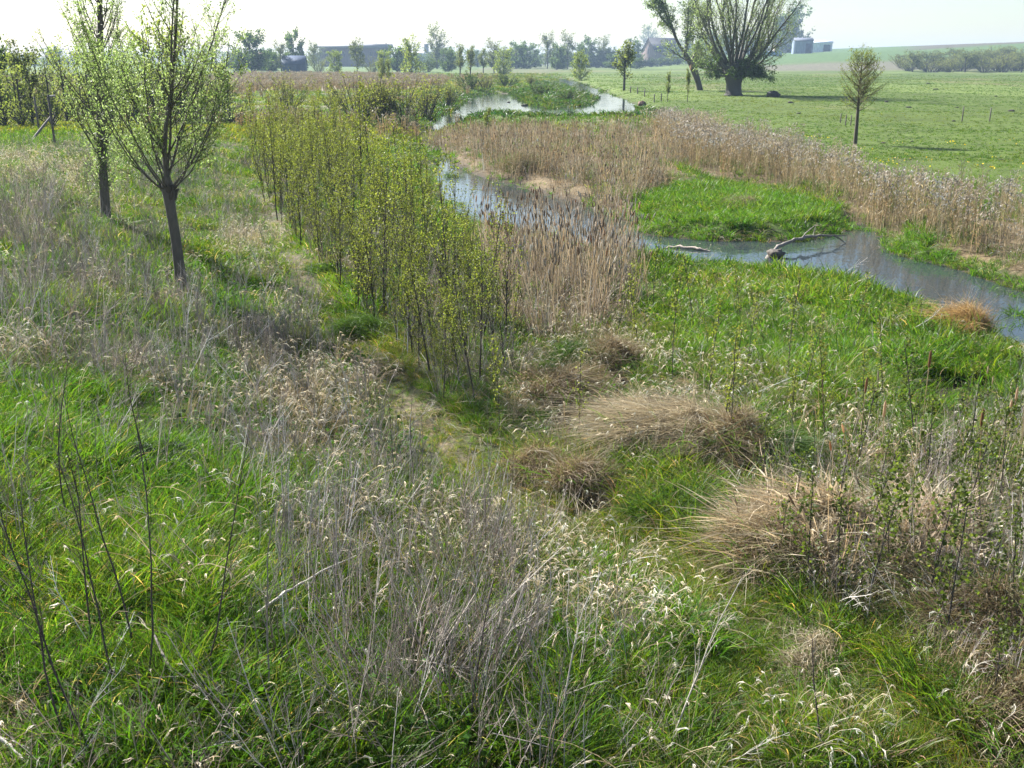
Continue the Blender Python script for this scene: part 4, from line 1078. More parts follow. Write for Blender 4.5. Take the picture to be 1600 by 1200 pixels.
for i in range(20):
    u = 14 + i * 18 + rng.uniform(-6, 6)
    plant(u, rng.uniform(178, 200), rng.uniform(96, 126), 'thicket', 'leafy tree in the airy young thicket behind the left bank', 'thicket_tree', 'tree', 'young trees of the thicket behind the left bank', rng.uniform(0.9, 1.3))
for i in range(52):
    u = 360 + i * 15 + rng.uniform(-6, 6)
    if 436 < u < 482 or 498 < u < 614 or 996 < u < 1064: continue
    plant(u, rng.uniform(104, 108), rng.uniform(80, 95), ('round', 'airy', 'round', 'yellow')[i % 4], 'hazy broadleaf tree in the long far treeline', 'treeline_tree', 'tree', 'hazy trees of the far treeline', rng.uniform(1.2, 2.0))
def far_woods():
    a = Acc(); n = 26000
    x = rng.uniform(-640, 190, n); prof = 5 + 10 * fbm(x, x * 0, 60, 5) + 3 * vnoise(x, x * 0, 9, 6)
    y = 960 + rng.uniform(-25, 25, n) + 40 * vnoise(x, x * 0, 120, 8)
    zz = prof * rng.uniform(0, 1, n) ** 0.7
    leaf_at(a, np.stack([x, y, zz], -1), unit(rng.normal(size=(n, 3))), 1.5, [(0.06, 0.09, 0.04), (0.085, 0.12, 0.05), (0.05, 0.07, 0.035)], 0.8)
    tag(link('far_woods', a.mesh('far_woods', M_FARLEAF)), 'bluish woods closing the horizon behind the village', 'woods', kind='stuff')
far_woods()
# middle-distance willow bushes beyond the hedge
for u, v, vt, kd, wd, lab in [
    (452, 172, 118, 'bush', 1.2, 'round greenish willow bush on the pale field beyond the hedge'),
    (560, 190, 122, 'bush', 1.3, 'tall yellow-green willow bush, leftmost of the row before the pond'),
    (595, 192, 122, 'bush', 1.2, 'tall yellow-green willow bush, second of the row before the pond'),
    (630, 192, 124, 'bush', 1.2, 'tall yellow-green willow bush, third of the row before the pond'),
    (665, 186, 124, 'bush', 1.2, 'tall yellow-green willow bush, fourth of the row before the pond'),
    (700, 166, 128, 'bush', 1.3, 'willow bush nearest the upper pond'),
    (735, 150, 122, 'darkbush', 1.3, 'dark low bush on the far bank of the upper pond'),
    (760, 142, 118, 'bush', 1.4, 'greyish bush behind the upper pond'),
    (790, 136, 116, 'darkbush', 1.4, 'low bush left of the pond spit'),
    (845, 150, 130, 'darkbush', 1.4, 'dark green bush on the pond spit'),
    (885, 160, 143, 'darkbush', 1.6, 'darkest low bush at the tip of the pond spit'),
    (830, 132, 116, 'bush', 1.5, 'grey brush on the upper end of the pond spit'),
    (520, 168, 136, 'bush', 1.3, 'low willow bush left of the row before the pond'),
    (640, 206, 180, 'darkbush', 1.4, 'dark green bush at the left end of the reed bed'),
    (600, 204, 182, 'darkbush', 1.4, 'dark bush behind the sapling hedge tops')]:
    plant(u, v, vt, kd, lab, cat='bush', wide=wd)
for i in range(34):
    u = 1404 + i * 7 + rng.uniform(-3, 3)
    plant(u, 110 + (i * 5 % 4), 98 - (i * 7 % 11) * 0.8 - (i > 14) * 4, 'bush' if i % 3 else 'airy', 'grey bare shrub in the thicket at the foot of the brown hill', 'bare_shrub', 'shrub', 'bare shrubs at the foot of the hill', rng.uniform(2.0, 3.0))
for i, u in enumerate(range(335, 480, 15)):
    plant(u, 108 - (i % 2), 98, 'darkbush', 'low dark bush in the hedge line before the far village', 'dark_bush', 'bush', 'dark bushes before the far village', 2.4)
for i, u in enumerate(range(905, 1120, 14)):
    plant(u, 106, 95 - (i * 7 % 5), 'darkbush', 'low dark bush at the far edge of the green meadow', 'dark_bush', 'bush', 'dark bushes edging the far meadow', 2.0)

# ------------------------------------------------------------------ alder saplings
ALD = [(0.14, 0.165, 0.032), (0.18, 0.195, 0.04), (0.105, 0.13, 0.025), (0.21, 0.215, 0.06)]
def sapling(h, nb, nl, size, cols, r=0.018, ang=(0.3, 0.75), bl=(0.25, 0.6), first=0.25):
    tr, lv = Acc(), Acc()
    m = curves(np.array([[0, 0, -0.08]]), np.array([[rng.normal(0, 0.05), rng.normal(0, 0.05), 1]]), np.array([h]), np.array([r]), np.array([0.004]), 9, 0.2, 0.07)
    tubes(tr, m, 6, (0.05, 0.04, 0.034))
    b = spawn(m, nb, first, 0.98, ang, (bl[0] * h, bl[1] * h), 0.5, 6, 0.9, 0.14, 0.3, 0.6)
    c = spawn(b, 3, 0.25, 1, (0.3, 0.8), (0.05 * h, 0.14 * h), 0.6, 3, 0.4, 0.15)
    tubes(tr, b, 4, (0.055, 0.045, 0.036)); tubes(tr, c, 3, (0.07, 0.055, 0.04))
    leaves(lv, b, nl, size, cols, 0.25, 0.012, 0.1, 0.75, 0.3); leaves(lv, c, max(2, nl // 3), size, cols, 0.1, 0.012, 0.1, 0.75, 0.3)
    leaves(lv, m, nl * 2, size, cols, 0.45, 0.02, 0.1, 0.75, 0.2)
    return tr.mesh('trunk', M_BARK, True), lv.mesh('foliage', M_LEAF)
def place_saplings(name, spots, protos, cat, group, label, named=None):
    roots = []
    for tm, lm in protos:
        o = empty(name, (0, 0, 0)); link('trunk', tm, o); link('foliage', lm, o); roots.append(o)
    used = [False] * len(roots)
    for i, (x, y, s) in enumerate(spots):
        j = int(rng.integers(len(roots)))
        o = roots[j] if not used[j] else copy_tree(roots[j])
        used[j] = True
        o.location = (x, y, float(zf(np.array([x]), np.array([y]))[0])); o.rotation_euler = (rng.normal(0, 0.08), rng.normal(0, 0.08), rng.uniform(0, 6.28)); o.scale = (s, s, s)
        tag(o, (named or {}).get(i, label), cat, group)
    for k, us in enumerate(used):
        if not us:
            for ch in list(roots[k].children): bpy.data.objects.remove(ch)
            bpy.data.objects.remove(roots[k])

def scatter_in(poly, spacing, far_grow=0.02, tries=6000, ok=None):
    xs = [p[0] for p in poly]; ys = [p[1] for p in poly]
    out = []
    for _ in range(tries):
        x, y = rng.uniform(min(xs), max(xs)), rng.uniform(min(ys), max(ys))
        if not inpoly(poly, np.array([x]), np.array([y]))[0]: continue
        sp = spacing + far_grow * y
        if all((x - a) ** 2 + (y - b) ** 2 > sp * sp for a, b in out): out.append((x, y))
    return out

hp = scatter_in(HEDGE, 0.27, 0.011, 9000)
hp = [p for p in hp if float(river_sd(np.array([p[0]]), np.array([p[1]]))[0]) < -0.2]
edge = [plane_pt(u, v, 0) for u, v in [(692, 622), (718, 606), (655, 578), (620, 540), (585, 512), (560, 492), (530, 456), (500, 420), (470, 384), (440, 350), (415, 318)]]
first = [G(693, 630)[:2], G(718, 605)[:2]]
hs = [(x, y, rng.uniform(0.85, 1.1)) for x, y in first] + [(x, y, rng.uniform(0.8, 1.1)) for x, y in edge[2:]] + [(x, y, rng.choice([0.45, 0.6, 0.8, 0.95, 1.0, 1.1, 1.25]) * rng.uniform(0.85, 1.1) * (0.7 + 0.6 * float(vnoise(np.array([x]), np.array([y]), 3.0, 105)[0]))) for x, y in hp]
hs = [(x, y, s * (0.72 + 0.28 * float(smooth(15, 22, y))) * (0.85 if x > -0.2 else 1.0)) for x, y, s in hs][:250]
print('hedge saplings', len(hs))
place_saplings('alder_sapling', hs, [sapling(rng.uniform(2.3, 3.1), 27, 12, 0.037, ALD, rng.uniform(0.014, 0.021), (0.3, 0.8), (0.18, 0.45), fs) for fs in (0.3, 0.25, 0.08, 0.2, 0.1, 0.3, 0.06, 0.15, 0.22, 0.1)], 'sapling', 'alder saplings in the hedge along the path',
               'slender alder sapling with yellow-green young leaves crowded into the hedge along the path', {0: 'front alder sapling at the near tip of the hedge, its dark stem bare below', 1: 'second stem at the near tip of the hedge, right of the front one'})
# thin whips on the near rough ground
whips = [(1105, 640), (1125, 690), (1140, 700), (1160, 520), (1165, 600), (1000, 560), (1050, 600), (1085, 520), (1250, 640), (1290, 690), (1345, 700), (1235, 700), (1330, 560), (1380, 640), (985, 505), (1020, 490), (960, 540), (1200, 560), (1230, 600), (1110, 560), (800, 560), (780, 690), (905, 690)]
ws = []
for u, v in whips:
    x, y, z = G(u, v); ws.append((x, y, rng.uniform(0.8, 1.2)))
place_saplings('whip_sapling', ws, [sapling(1.6, 13, 7, 0.036, [(0.16, 0.19, 0.03), (0.2, 0.2, 0.06)], 0.0065, (0.25, 0.6), (0.12, 0.35)) for _ in range(5)], 'sapling', 'thin whip saplings on the rough ground', 'thin upright whip sapling with tiny scattered leaves on the rough ground')
# leafy saplings at the lower right
near = [(1190, 800), (1215, 900), (1260, 930), (1235, 850), (1300, 960), (1330, 900), (1350, 950), (1295, 870), (1390, 930), (1420, 900), (1440, 980), (1480, 900), (1500, 830), (1540, 880), (1560, 800), (1590, 860), (1470, 1050), (1530, 1010), (1580, 980), (1450, 780), (1400, 800), (1360, 830), (1600, 1080), (1550, 1120), (1510, 760), (1580, 700), (1330, 760), (1430, 700), (1490, 680)]
ns = []
for u, v in near:
    x, y, z = G(u, v); ns.append((x, y, rng.uniform(0.7, 1.15)))
place_saplings('leafy_sapling', ns, [sapling(1.4, 22, 7, 0.04, [(0.085, 0.12, 0.022), (0.11, 0.145, 0.026), (0.14, 0.16, 0.04), (0.06, 0.08, 0.02)], 0.009, (0.4, 1.1), (0.18, 0.5), 0.12) for _ in range(6)], 'sapling', 'leafy saplings over the brown tangle', 'dark leaved young sapling growing over the brown tangle near the right edge')

# ------------------------------------------------------------------ tussocks
BRN = [(0.23, 0.165, 0.1), (0.3, 0.225, 0.14), (0.17, 0.12, 0.07), (0.38, 0.31, 0.2), (0.2, 0.18, 0.08)]
STR = [(0.47, 0.405, 0.29), (0.56, 0.5, 0.38), (0.36, 0.3, 0.205), (0.26, 0.21, 0.14)]
def tussock(u, v, wpx, hpx, cols, label, bias=None, green=0.06, dn=1.5, name='sedge_tussock', lean=(0.4, 1.6), droop=(0.15, 0.9), n=1500):
    x, y, z = G(u, v); k = math.sqrt(x * x + y * y + 25) / FPX
    rad, h = 0.5 * wpx * k, hpx * k * 0.9
    a = Acc()
    lean = (lean[0] * 0.8, min(lean[1], 1.15))
    if bias is None: bias = tuple(rng.normal(0, 0.45, 2) + np.array([-0.15, -0.25]))
    nl = 4 if wpx * k < 0.7 else 7
    lob = [(0.0, 0.0, 0.62, 1.0)] + [(math.cos(t_) * r_, math.sin(t_) * r_, rng.uniform(0.3, 0.55), rng.uniform(0.35, 0.85)) for t_, r_ in zip(rng.uniform(0, 6.28, nl), rng.uniform(0.4, 0.95, nl))]
    pal = list(cols) + [tuple(np.array(cols[0]) * 0.6), tuple(np.array(cols[-1]) * 1.25)]
    def shag(m_, hh, ln, dr, cc, wd, L):
        cx_, cy_, lr, lh = L
        bb = (bias[0] + rng.normal(0, 0.45), bias[1] + rng.normal(0, 0.45))
        P, W, col = blades(m_, rad * lr, hh, wd, ln, dr, cc, 6, bb, 0.02, None, dn)
        r = np.hypot(P[:, 0, 0], P[:, 0, 1]) / (rad * lr)
        lump = 0.5 + fbm(P[:, 0, 0] * 1.0 + x, P[:, 0, 1] + y, rad * 0.6, 5)
        P[..., 2] += (0.62 * h * lh * np.clip(1 - r ** 1.6, 0, 1) * lump)[:, None]
        P[..., 0] += cx_ * rad; P[..., 1] += cy_ * rad
        P[..., 2] = np.maximum(P[..., 2], -0.04)
        a.add(*ribbon(P, W, col))
    for L in lob:
        w_ = int(n * 1.5 * L[2] ** 2)
        shag(w_, (h * 0.25, h * 0.6), (lean[0], lean[1] * 1.25), (droop[0], droop[1] + 0.15), pal, 0.0085, L)
        shag(w_ // 2, (h * 0.15, h * 0.4), (0.9, 2.6), (0.5, 1.1), pal, 0.0085, L)
        shag(w_ // 9, (h * 0.5, h * 0.95), (0.1, 0.9), (0.0, 0.4), pal, 0.0065, L)
        if name in ('reed_heap', 'straw_pile'):
            shag(w_ // 5, (h * 0.25, h * 0.75), (0.2, 1.3), (0.0, 0.7), [(0.5, 0.4, 0.27), (0.42, 0.31, 0.2), (0.58, 0.49, 0.36)], 0.024, L)
    if green and name not in ('grass_clump',): green = max(green, 0.14)
    o = link(name, a.mesh(name, M_STRAW), None, (x, y, z - 0.02))
    tag(o, label, 'tussock')
    if green:
        g = Acc(); g.add(*ribbon(*blades(int(n * green), rad * 1.15, (h * 0.4, h * 1.1), 0.013, (0.3, 1.0), (0.05, 0.6), GREENS, 5)))
        link('green_blades', g.mesh('green_blades', M_LEAF), o)
    return o
tussock(958, 590, 120, 60, BRN, 'brown dome of dead sedge at the back of the clearing, beside a green clump', green=0.05)
tussock(880, 575, 90, 55, GREENS, 'lush green grass clump left of the brown dome of dead sedge', name='grass_clump', lean=(0.3, 1.0), droop=(0.05, 0.5))
tussock(1000, 655, 110, 55, STR, 'pile of broken pale reed straw in the middle of the clearing', bias=(-0.5, -0.5), name='straw_pile', lean=(0.8, 2.2))
tussock(880, 640, 130, 60, BRN, 'long brown tussock ridge left of the pale straw pile', bias=(0.3, 0))
tussock(830, 735, 90, 65, BRN, 'reddish-brown tussock at the left end of the clearing near the path', n=1300)
tussock(910, 780, 90, 75, BRN, 'brown tussock with dark overhang, next to the green gap in the path', bias=(0.25, -0.3))
tussock(1070, 690, 190, 95, STR, 'large combed mound of pale straw grass right of the clearing', bias=(-1.3, -0.5), lean=(0.7, 2.0), n=3000, dn=0.8)
tussock(1150, 730, 110, 80, BRN, 'brown tussock at the right foot of the combed straw mound', green=0.3)
tussock(1205, 735, 90, 75, GREENS, 'dark green grass clump right of the combed straw mound', name='grass_clump', lean=(0.3, 1.0), droop=(0.05, 0.5))
tussock(1085, 800, 150, 55, GREENS, 'bright green grass clump in front of the combed straw mound', name='grass_clump', lean=(0.3, 1.1), droop=(0.05, 0.6), n=1800)
tussock(1180, 880, 100, 100, BRN, 'tall orange-brown tussock at the left end of the big reed heap', lean=(0.3, 1.1), n=1500)
tussock(1290, 860, 240, 125, STR, 'big collapsed heap of dry reeds behind the leafy saplings', bias=(-0.25, -0.1), lean=(0.3, 1.2), name='reed_heap', n=3200)
tussock(1430, 870, 200, 110, STR, 'second collapsed heap of dry reeds, right of the big one', bias=(-0.2, 0.1), lean=(0.3, 1.2), name='reed_heap', n=2600)
tussock(1275, 1030, 150, 60, STR, 'low pale tussock at the lower right beside the path', n=420, green=0.8, lean=(0.2, 0.7))
tussock(1512, 520, 75, 65, [(0.38, 0.24, 0.09), (0.3, 0.19, 0.08), (0.45, 0.31, 0.14)], 'orange-brown sedge tussock at the river edge on the right', lean=(0.3, 1.0), n=900)
tussock(1165, 322, 80, 26, BRN, 'brown tussock lying on the green river bank', n=700)
tussock(1013, 282, 50, 40, BRN, 'rusty tussock at the right end of the reed bed', n=600)
tussock(1275, 410, 60, 38, GREENS, 'bright green sedge clump standing in the near shallows beside the fallen branch', name='grass_clump', lean=(0.2, 0.8), droop=(0, 0.3), n=700)
tussock(1340, 425, 60, 26, GREENS, 'low green sedge clump in the shallows right of the bright one', name='grass_clump', lean=(0.2, 0.9), droop=(0, 0.4), n=500)
tussock(1555, 1000, 190, 120, BRN, 'brown tangle of dead grass at the lower right edge', n=1500, green=0.3, lean=(0.1, 0.7))
tussock(1480, 1010, 120, 80, STR, 'pale dead grass tangle below the leafy saplings', n=1300)
tussock(1600, 1130, 200, 120, BRN, 'dark brown tussock in the lower right corner', n=1100, green=0.5, lean=(0.1, 0.6))
tussock(820, 285, 60, 40, [(0.12, 0.12, 0.05), (0.2, 0.16, 0.08)], 'dark tussock at the far edge of the pool', n=600)
tussock(700, 288, 36, 30, GREENS, 'small green tuft at the upper left end of the pool', name='grass_clump', n=400)
tussock(230, 730, 110, 60, [(0.03, 0.06, 0.02), (0.04, 0.08, 0.02)], 'dark green leafy clump between dead stems on the left bank', name='grass_clump', n=900)
tussock(515, 425, 60, 22, GREENS, 'fresh green clump at the foot of the hedge beside the path', name='grass_clump', n=600)
tussock(575, 520, 80, 45, GREENS, 'tall fresh green clump under the hedge where the path bends', name='grass_clump', n=800)

# single cattails at the right edge
cn = [(1432, 730), (1545, 790), (1575, 800), (1590, 740), (1370, 800), (1335, 760), (1520, 830), (1560, 760)]
cp = []
for _ in range(3):
    a = Acc(); S, Wq, cs = blades(1, 0.01, (1.25, 1.4), 0.008, (0.02, 0.08), (0, 0.02), [(0.45, 0.36, 0.22)], 5); tubes(a, (S, np.full((1, 5), 0.0045)), 5, (0.42, 0.33, 0.2))
    a.add(*ribbon(*blades(5, 0.03, (0.5, 1.1), 0.014, (0.05, 0.3), (0, 0.3), STR, 5)))
    e = S[0, -1]; hd = Acc(); tubes(hd, ((e + np.array([0, 0, 1.0]) * np.linspace(-0.04, 0.17, 7)[:, None])[None], (0.015 * np.array([0.4, 1, 1.05, 1.05, 1, 0.9, 0.2]))[None]), 8, [(0.2, 0.1, 0.045), (0.5, 0.36, 0.22), (0.28, 0.15, 0.07)][_])
    cp.append((a.mesh('stem', M_STRAW), hd.mesh('seed_head', M_STRAW, True)))
for i, (u, v) in enumerate(cn):
    x, y, z = G(u, v)
    o = empty('cattail', (x, y, z), rng.uniform(0, 6), rng.uniform(0.85, 1.15)); link('stem', cp[i % 3][0], o); link('seed_head', cp[i % 3][1], o)
    tag(o, 'upright dead cattail with stout seed head among the leafy saplings', 'cattail', 'cattails among the leafy saplings')

# ------------------------------------------------------------------ foreground dead stems and sticks
#stems
def stem_thing(u, v, h, lean, label, cols, thick=0.008, tw=8, group=None, name='dead_stem'):
    x, y, z = G(u, v)
    a = Acc(); col = np.array(cols)
    d0 = np.array([[lean[0], lean[1], 1.0]])
    m = curves(np.array([[0, 0, -0.05]]), d0, np.array([h]), np.array([thick]), np.array([thick * 0.35]), 9, 0.1, 0.16)
    tubes(a, m, 6, col)
    o = link(name, a.mesh(name, M_BARK, True), None, (x, y, z))
    tag(o, label, 'dead stem', group)
    b = Acc(); t1 = spawn(m, tw, 0.35, 0.98, (0.3, 0.75), (0.12 * h, 0.4 * h), 0.55, 5, 0.5, 0.3)
    t2 = spawn(t1, 3, 0.3, 1, (0.3, 0.8), (0.05 * h, 0.14 * h), 0.6, 3, 0.3, 0.3)
    tubes(b, t1, 4, col * 1.15); tubes(b, t2, 3, col * 1.3); leaves(b, t1, 1, 0.03, [(0.3, 0.27, 0.23), (0.2, 0.17, 0.14)], 0.4, 0.01, 0.8, 0.3)
    link('twigs', b.mesh('twigs', M_BARK), o)
    return o
DKS = (0.06, 0.042, 0.036); GYS = (0.2, 0.17, 0.145)
for u, v, h, ln, lab, cc in [
    (150, 1200, 1.9, (-0.35, 0.3), 'thick dark dead stem leaning left from the bottom left corner', DKS),
    (120, 1190, 1.7, (-0.45, 0.3), 'dark dead stem leaning furthest left at the bottom left', DKS),
    (230, 1085, 1.9, (0.02, 0.2), 'straightest dark dead stem in the lower left, rising from green grass', DKS),
    (210, 1030, 1.9, (-0.15, 0.3), 'dark dead stem left of the straightest one', DKS),
    (310, 1080, 1.9, (0.35, 0.4), 'dark dead stem leaning right across the green grass', DKS),
    (185, 1085, 1.7, (-0.3, 0.3), 'thin dark stem crossing behind the thick bottom-left one', DKS),
    (140, 1010, 1.5, (-0.05, 0.2), 'short dark stem standing left of the centre of the lower-left grass', DKS),
    (110, 830, 1.6, (-0.1, 0.2), 'dark branched dead stem at the left edge half way up the bank', DKS),
    (235, 760, 1.6, (-0.02, 0.1), 'dark branched stem beside the dark green leafy clump', DKS),
    (420, 1120, 1.6, (0.02, 0.2), 'brown dead stem at the left border of the grey stalk thicket', GYS),
    (735, 1150, 1.4, (0.08, 0.25), 'dark stem in the bottom middle among grey stalks', DKS),
    (1290, 1200, 1.0, (-0.25, 0.3), 'forked dark stem at the bottom right of centre', DKS),
    (650, 780, 1.3, (0.0, 0.1), 'dark upright stem in the grey thicket near the path', DKS),
    (625, 800, 1.3, (-0.05, 0.1), 'dark stem left of the upright one in the grey thicket', DKS),
    (1040, 1190, 1.5, (0.3, 0.4), 'pale leaning dry stalk at the bottom middle right', (0.38, 0.34, 0.28)),
    (880, 1140, 1.3, (-0.04, 0.2), 'pale bleached stalk at the bottom middle', (0.42, 0.38, 0.32))]:
    stem_thing(u, v, h, ln, lab, cc)

def stick(pts, rads, col, label, name='broken_stick', cat='stick', mat=None, extra=None, wet=False):
    """pts: list of (u, v, height over ground)"""
    Q = np.array([np.array((Gw if wet else G)(u, v)) + np.array([0, 0, hh]) for u, v, hh in pts]); c = Q.mean(0)
    t0_ = np.linspace(0, 1, len(Q)); t1_ = np.linspace(0, 1, len(Q) * 4)
    Qf = np.stack([np.interp(t1_, t0_, Q[:, i_]) for i_ in range(3)], -1); rf_ = np.interp(t1_, t0_, rads) * rng.uniform(0.75, 1.25, len(t1_))
    Qf[1:-1] += rng.normal(size=Qf[1:-1].shape) * rf_[1:-1, None] * 0.35
    a = Acc(); tubes(a, ((Qf - c)[None], rf_[None]), 7, col)
    tw_ = spawn(((Qf - c)[None], rf_[None]), 5, 0.3, 0.98, (0.5, 1.1), (max(rads) * 4, max(rads) * 12), 0.45, 4, 0.1, 0.3)
    tubes(a, tw_, 4, np.array(col) * 0.8)
    if extra is not None: extra(a, Q - c)
    o = link(name, a.mesh(name, mat or M_BARK, True), None, c)
    return tag(o, label, cat)
stick([(235, 1075, 0.08), (255, 1130, 0.06), (280, 1160, 0.03), (308, 1195, 0.02)], [0.008, 0.011, 0.011, 0.007], (0.55, 0.5, 0.43), 'bleached white stick lying in the bottom left grass')
stick([(245, 1035, 0.25), (275, 1090, 0.15), (310, 1140, 0.06), (345, 1180, 0.02)], [0.009, 0.013, 0.013, 0.012], (0.2, 0.17, 0.14), 'grey broken stick beside the bleached white one')
stick([(405, 1003, 0.25), (450, 978, 0.3), (505, 953, 0.36), (560, 935, 0.42)], [0.009, 0.009, 0.008, 0.004], (0.4, 0.36, 0.3), 'pale dead stalk slanting across the grey thicket')
stick([(0, 1170, 0.1), (20, 1185, 0.08), (45, 1205, 0.05)], [0.012, 0.012, 0.01], (0.5, 0.46, 0.4), 'pale stick end in the bottom left corner')
stick([(1345, 960, 0.08), (1380, 955, 0.12), (1420, 945, 0.16), (1440, 938, 0.2)], [0.012, 0.018, 0.016, 0.008], (0.45, 0.4, 0.33), 'pale fallen branch lying below the leafy saplings')
def fork(a, Q):
    tubes(a, (np.stack([Q[5], Q[5] + [0.25, 0.1, -0.12], Q[5] + [0.5, 0.05, -0.3]])[None], np.array([[0.02, 0.015, 0.008]])), 5, (0.2, 0.17, 0.14))
stick([(1196, 404, -0.08), (1206, 398, 0.1), (1224, 393, 0.26), (1250, 388, 0.32), (1275, 384, 0.3), (1300, 381, 0.26), (1322, 378, 0.2)], [0.085, 0.07, 0.055, 0.045, 0.04, 0.03, 0.015], (0.27, 0.235, 0.2), 'long grey dead branch lying across the near river channel', 'fallen_branch', 'branch', None, fork, True)
stick([(1036, 388, 0.0), (1062, 388, 0.05), (1090, 391, 0.04), (1110, 393, 0.0)], [0.03, 0.06, 0.05, 0.02], (0.4, 0.32, 0.26), 'half sunk pale log floating in the channel left of the dead branch', 'driftwood_log', 'log', wet=True)
def rootball(u, v, wpx, hpx, label, name, cat, col, base=None):
    x, y, z = (G if name in ('molehill', 'boulder') else Gw)(u, v); k = math.sqrt(x * x + y * y + 25) / FPX
    na_, nb_ = 22, 12
    th = np.linspace(0, 2 * np.pi, na_, endpoint=False); ph = np.linspace(0.02, np.pi * 0.98, nb_)
    T, Pp = np.meshgrid(th, ph)
    X, Y, Z = np.sin(Pp) * np.cos(T), np.sin(Pp) * np.sin(T), np.cos(Pp)
    rr = 0.5 + 1.0 * fbm(X * 2 + 5 + u, Y * 2 + Z * 3, 0.7, int(u) % 97)
    V = np.stack([X * rr * wpx * k / 2, Y * rr * wpx * k / 2.4, Z * rr * hpx * k * 0.62 + hpx * k * 0.35], -1).reshape(-1, 3)
    b = (np.arange(nb_ - 1) * na_)[:, None]; j = np.arange(na_)[None]; j2 = (j + 1) % na_
    F = np.stack([b + j, b + na_ + j, b + na_ + j2, b + j2], -1).reshape(-1, 4)
    a = Acc().add(V, [F, np.arange(na_)[None], (np.arange(na_)[::-1] + (nb_ - 1) * na_)[None]], col)
    o = link(name, a.mesh(name, M_BARK, True), None, (x, y, max(z, WL - 0.05) if base is None else base))
    return tag(o, label, cat)
rootball(1212, 402, 26, 13, 'mossy root clump at the butt of the dead branch', 'root_clump', 'root clump', (0.12, 0.10, 0.08))
rootball(1208, 152, 20, 9, 'dark rounded boulder lying on the meadow right of the huge willow', 'boulder', 'boulder', (0.045, 0.04, 0.038))
rootball(1003, 166, 12, 8, 'brown lump of driftwood at the right shore of the upper pond', 'driftwood_lump', 'driftwood', (0.15, 0.08, 0.055))
rootball(951, 178, 19, 4, 'low dark islet in the right part of the upper pond', 'islet', 'islet', (0.07, 0.07, 0.03), WL - 0.05)
rootball(820, 165, 10, 3, 'small dark islet in the left part of the upper pond', 'islet', 'islet', (0.07, 0.07, 0.03), WL - 0.05)
rootball(795, 160, 5, 2, 'tiny mud islet left of the small dark islet', 'islet', 'islet', (0.09, 0.07, 0.05), WL - 0.05)
# molehills
mh = [(1495, 168), (1505, 165), (1235, 161), (1260, 171), (1385, 160), (1387, 166), (1420, 168), (1428, 169), (1490, 190), (1500, 187), (1556, 151), (1566, 150), (1462, 140), (1524, 125), (1580, 174), (1350, 218), (1425, 222), (1508, 214), (1564, 250), (1590, 240), (1075, 128), (1100, 127), (1045, 144), (1215, 176), (1248, 178), (1300, 170), (1450, 130), (1240, 176), (1380, 224), (1405, 120)]
for u, v in mh[::2]:
    rootball(u, v, rng.uniform(4, 9), rng.uniform(1.2, 2.4), 'dark molehill of fresh soil on the green meadow', 'molehill', 'molehill', (0.05, 0.04, 0.03))['group'] = 'molehills on the green meadow'

# ------------------------------------------------------------------ posts and fences
def post(u, v, vtop, wpx, label, group=None, col=(0.12, 0.10, 0.085), lean=0.0, rail=None):
    x, y, z = G(u, v); k = math.sqrt(x * x + y * y + 25) / FPX
    h = (v - vtop) * k; a = Acc()
    P = np.array([[0, 0, -0.2], [lean * h * 0.4, 0, h * 0.4], [lean * h, 0, h], [lean * h * 1.01, 0, h + 0.02]]); tubes(a, (P[None], wpx * k * np.array([[0.5, 0.52, 0.47, 0.1]])), 7, col)
    o = link('fence_post', a.mesh('fence_post', M_BARK, True), None, (x, y, z))
    return tag(o, label, 'post', group)
for u, v, vt in [(1313, 192, 179), (1321, 196, 181), (1329, 197, 182), (1022, 160, 148), (1007, 151, 140), (996, 147, 138), (985, 145, 136), (1033, 158, 147), (1503, 190, 170), (1546, 190, 172)]:
    post(u, v, vt, 1.6, 'thin weathered fence post standing at the meadow edge', 'fence posts at the meadow edge')
post(48, 191, 152, 2.6, 'leftmost of the wooden posts before the far left trees')
post(61, 203, 160, 2.8, 'middle wooden post before the far left trees')
post(71, 193, 165, 2.2, 'thinner wooden post between the middle and the tall one')
post(86, 226, 160, 3.2, 'tall dark wooden post right of the leaning pole')
def leaning_pole():
    A = np.array(G(46, 224)); B = np.array(G(86, 222)); k = px_m(46, 224); B = B + np.array([-0.1, 0.1, 34 * k])
    a = Acc(); tubes(a, (np.stack([A, (A + B) / 2, B])[None] - A, np.array([[1.8, 1.7, 1.5]]) * k), 7, (0.2, 0.16, 0.15))
    tag(link('leaning_pole', a.mesh('leaning_pole', M_BARK, True), None, A), 'thick grey pole leaning against the tall dark wooden post', 'pole')
    k2 = px_m(75, 226); a = Acc(); C0 = np.array(G(84, 226)); D0 = np.array(G(96, 225)); up = np.array([0, 0, 64 * k2])
    tubes(a, (np.stack([C0 + up, D0 + up])[None] - C0, np.array([[1.6, 1.6]]) * k2), 7, (0.25, 0.22, 0.2))
    tag(link('fence_rail', a.mesh('fence_rail', M_BARK, True), None, C0), 'pale horizontal rail fixed to the tall dark wooden post', 'rail')
leaning_pole()

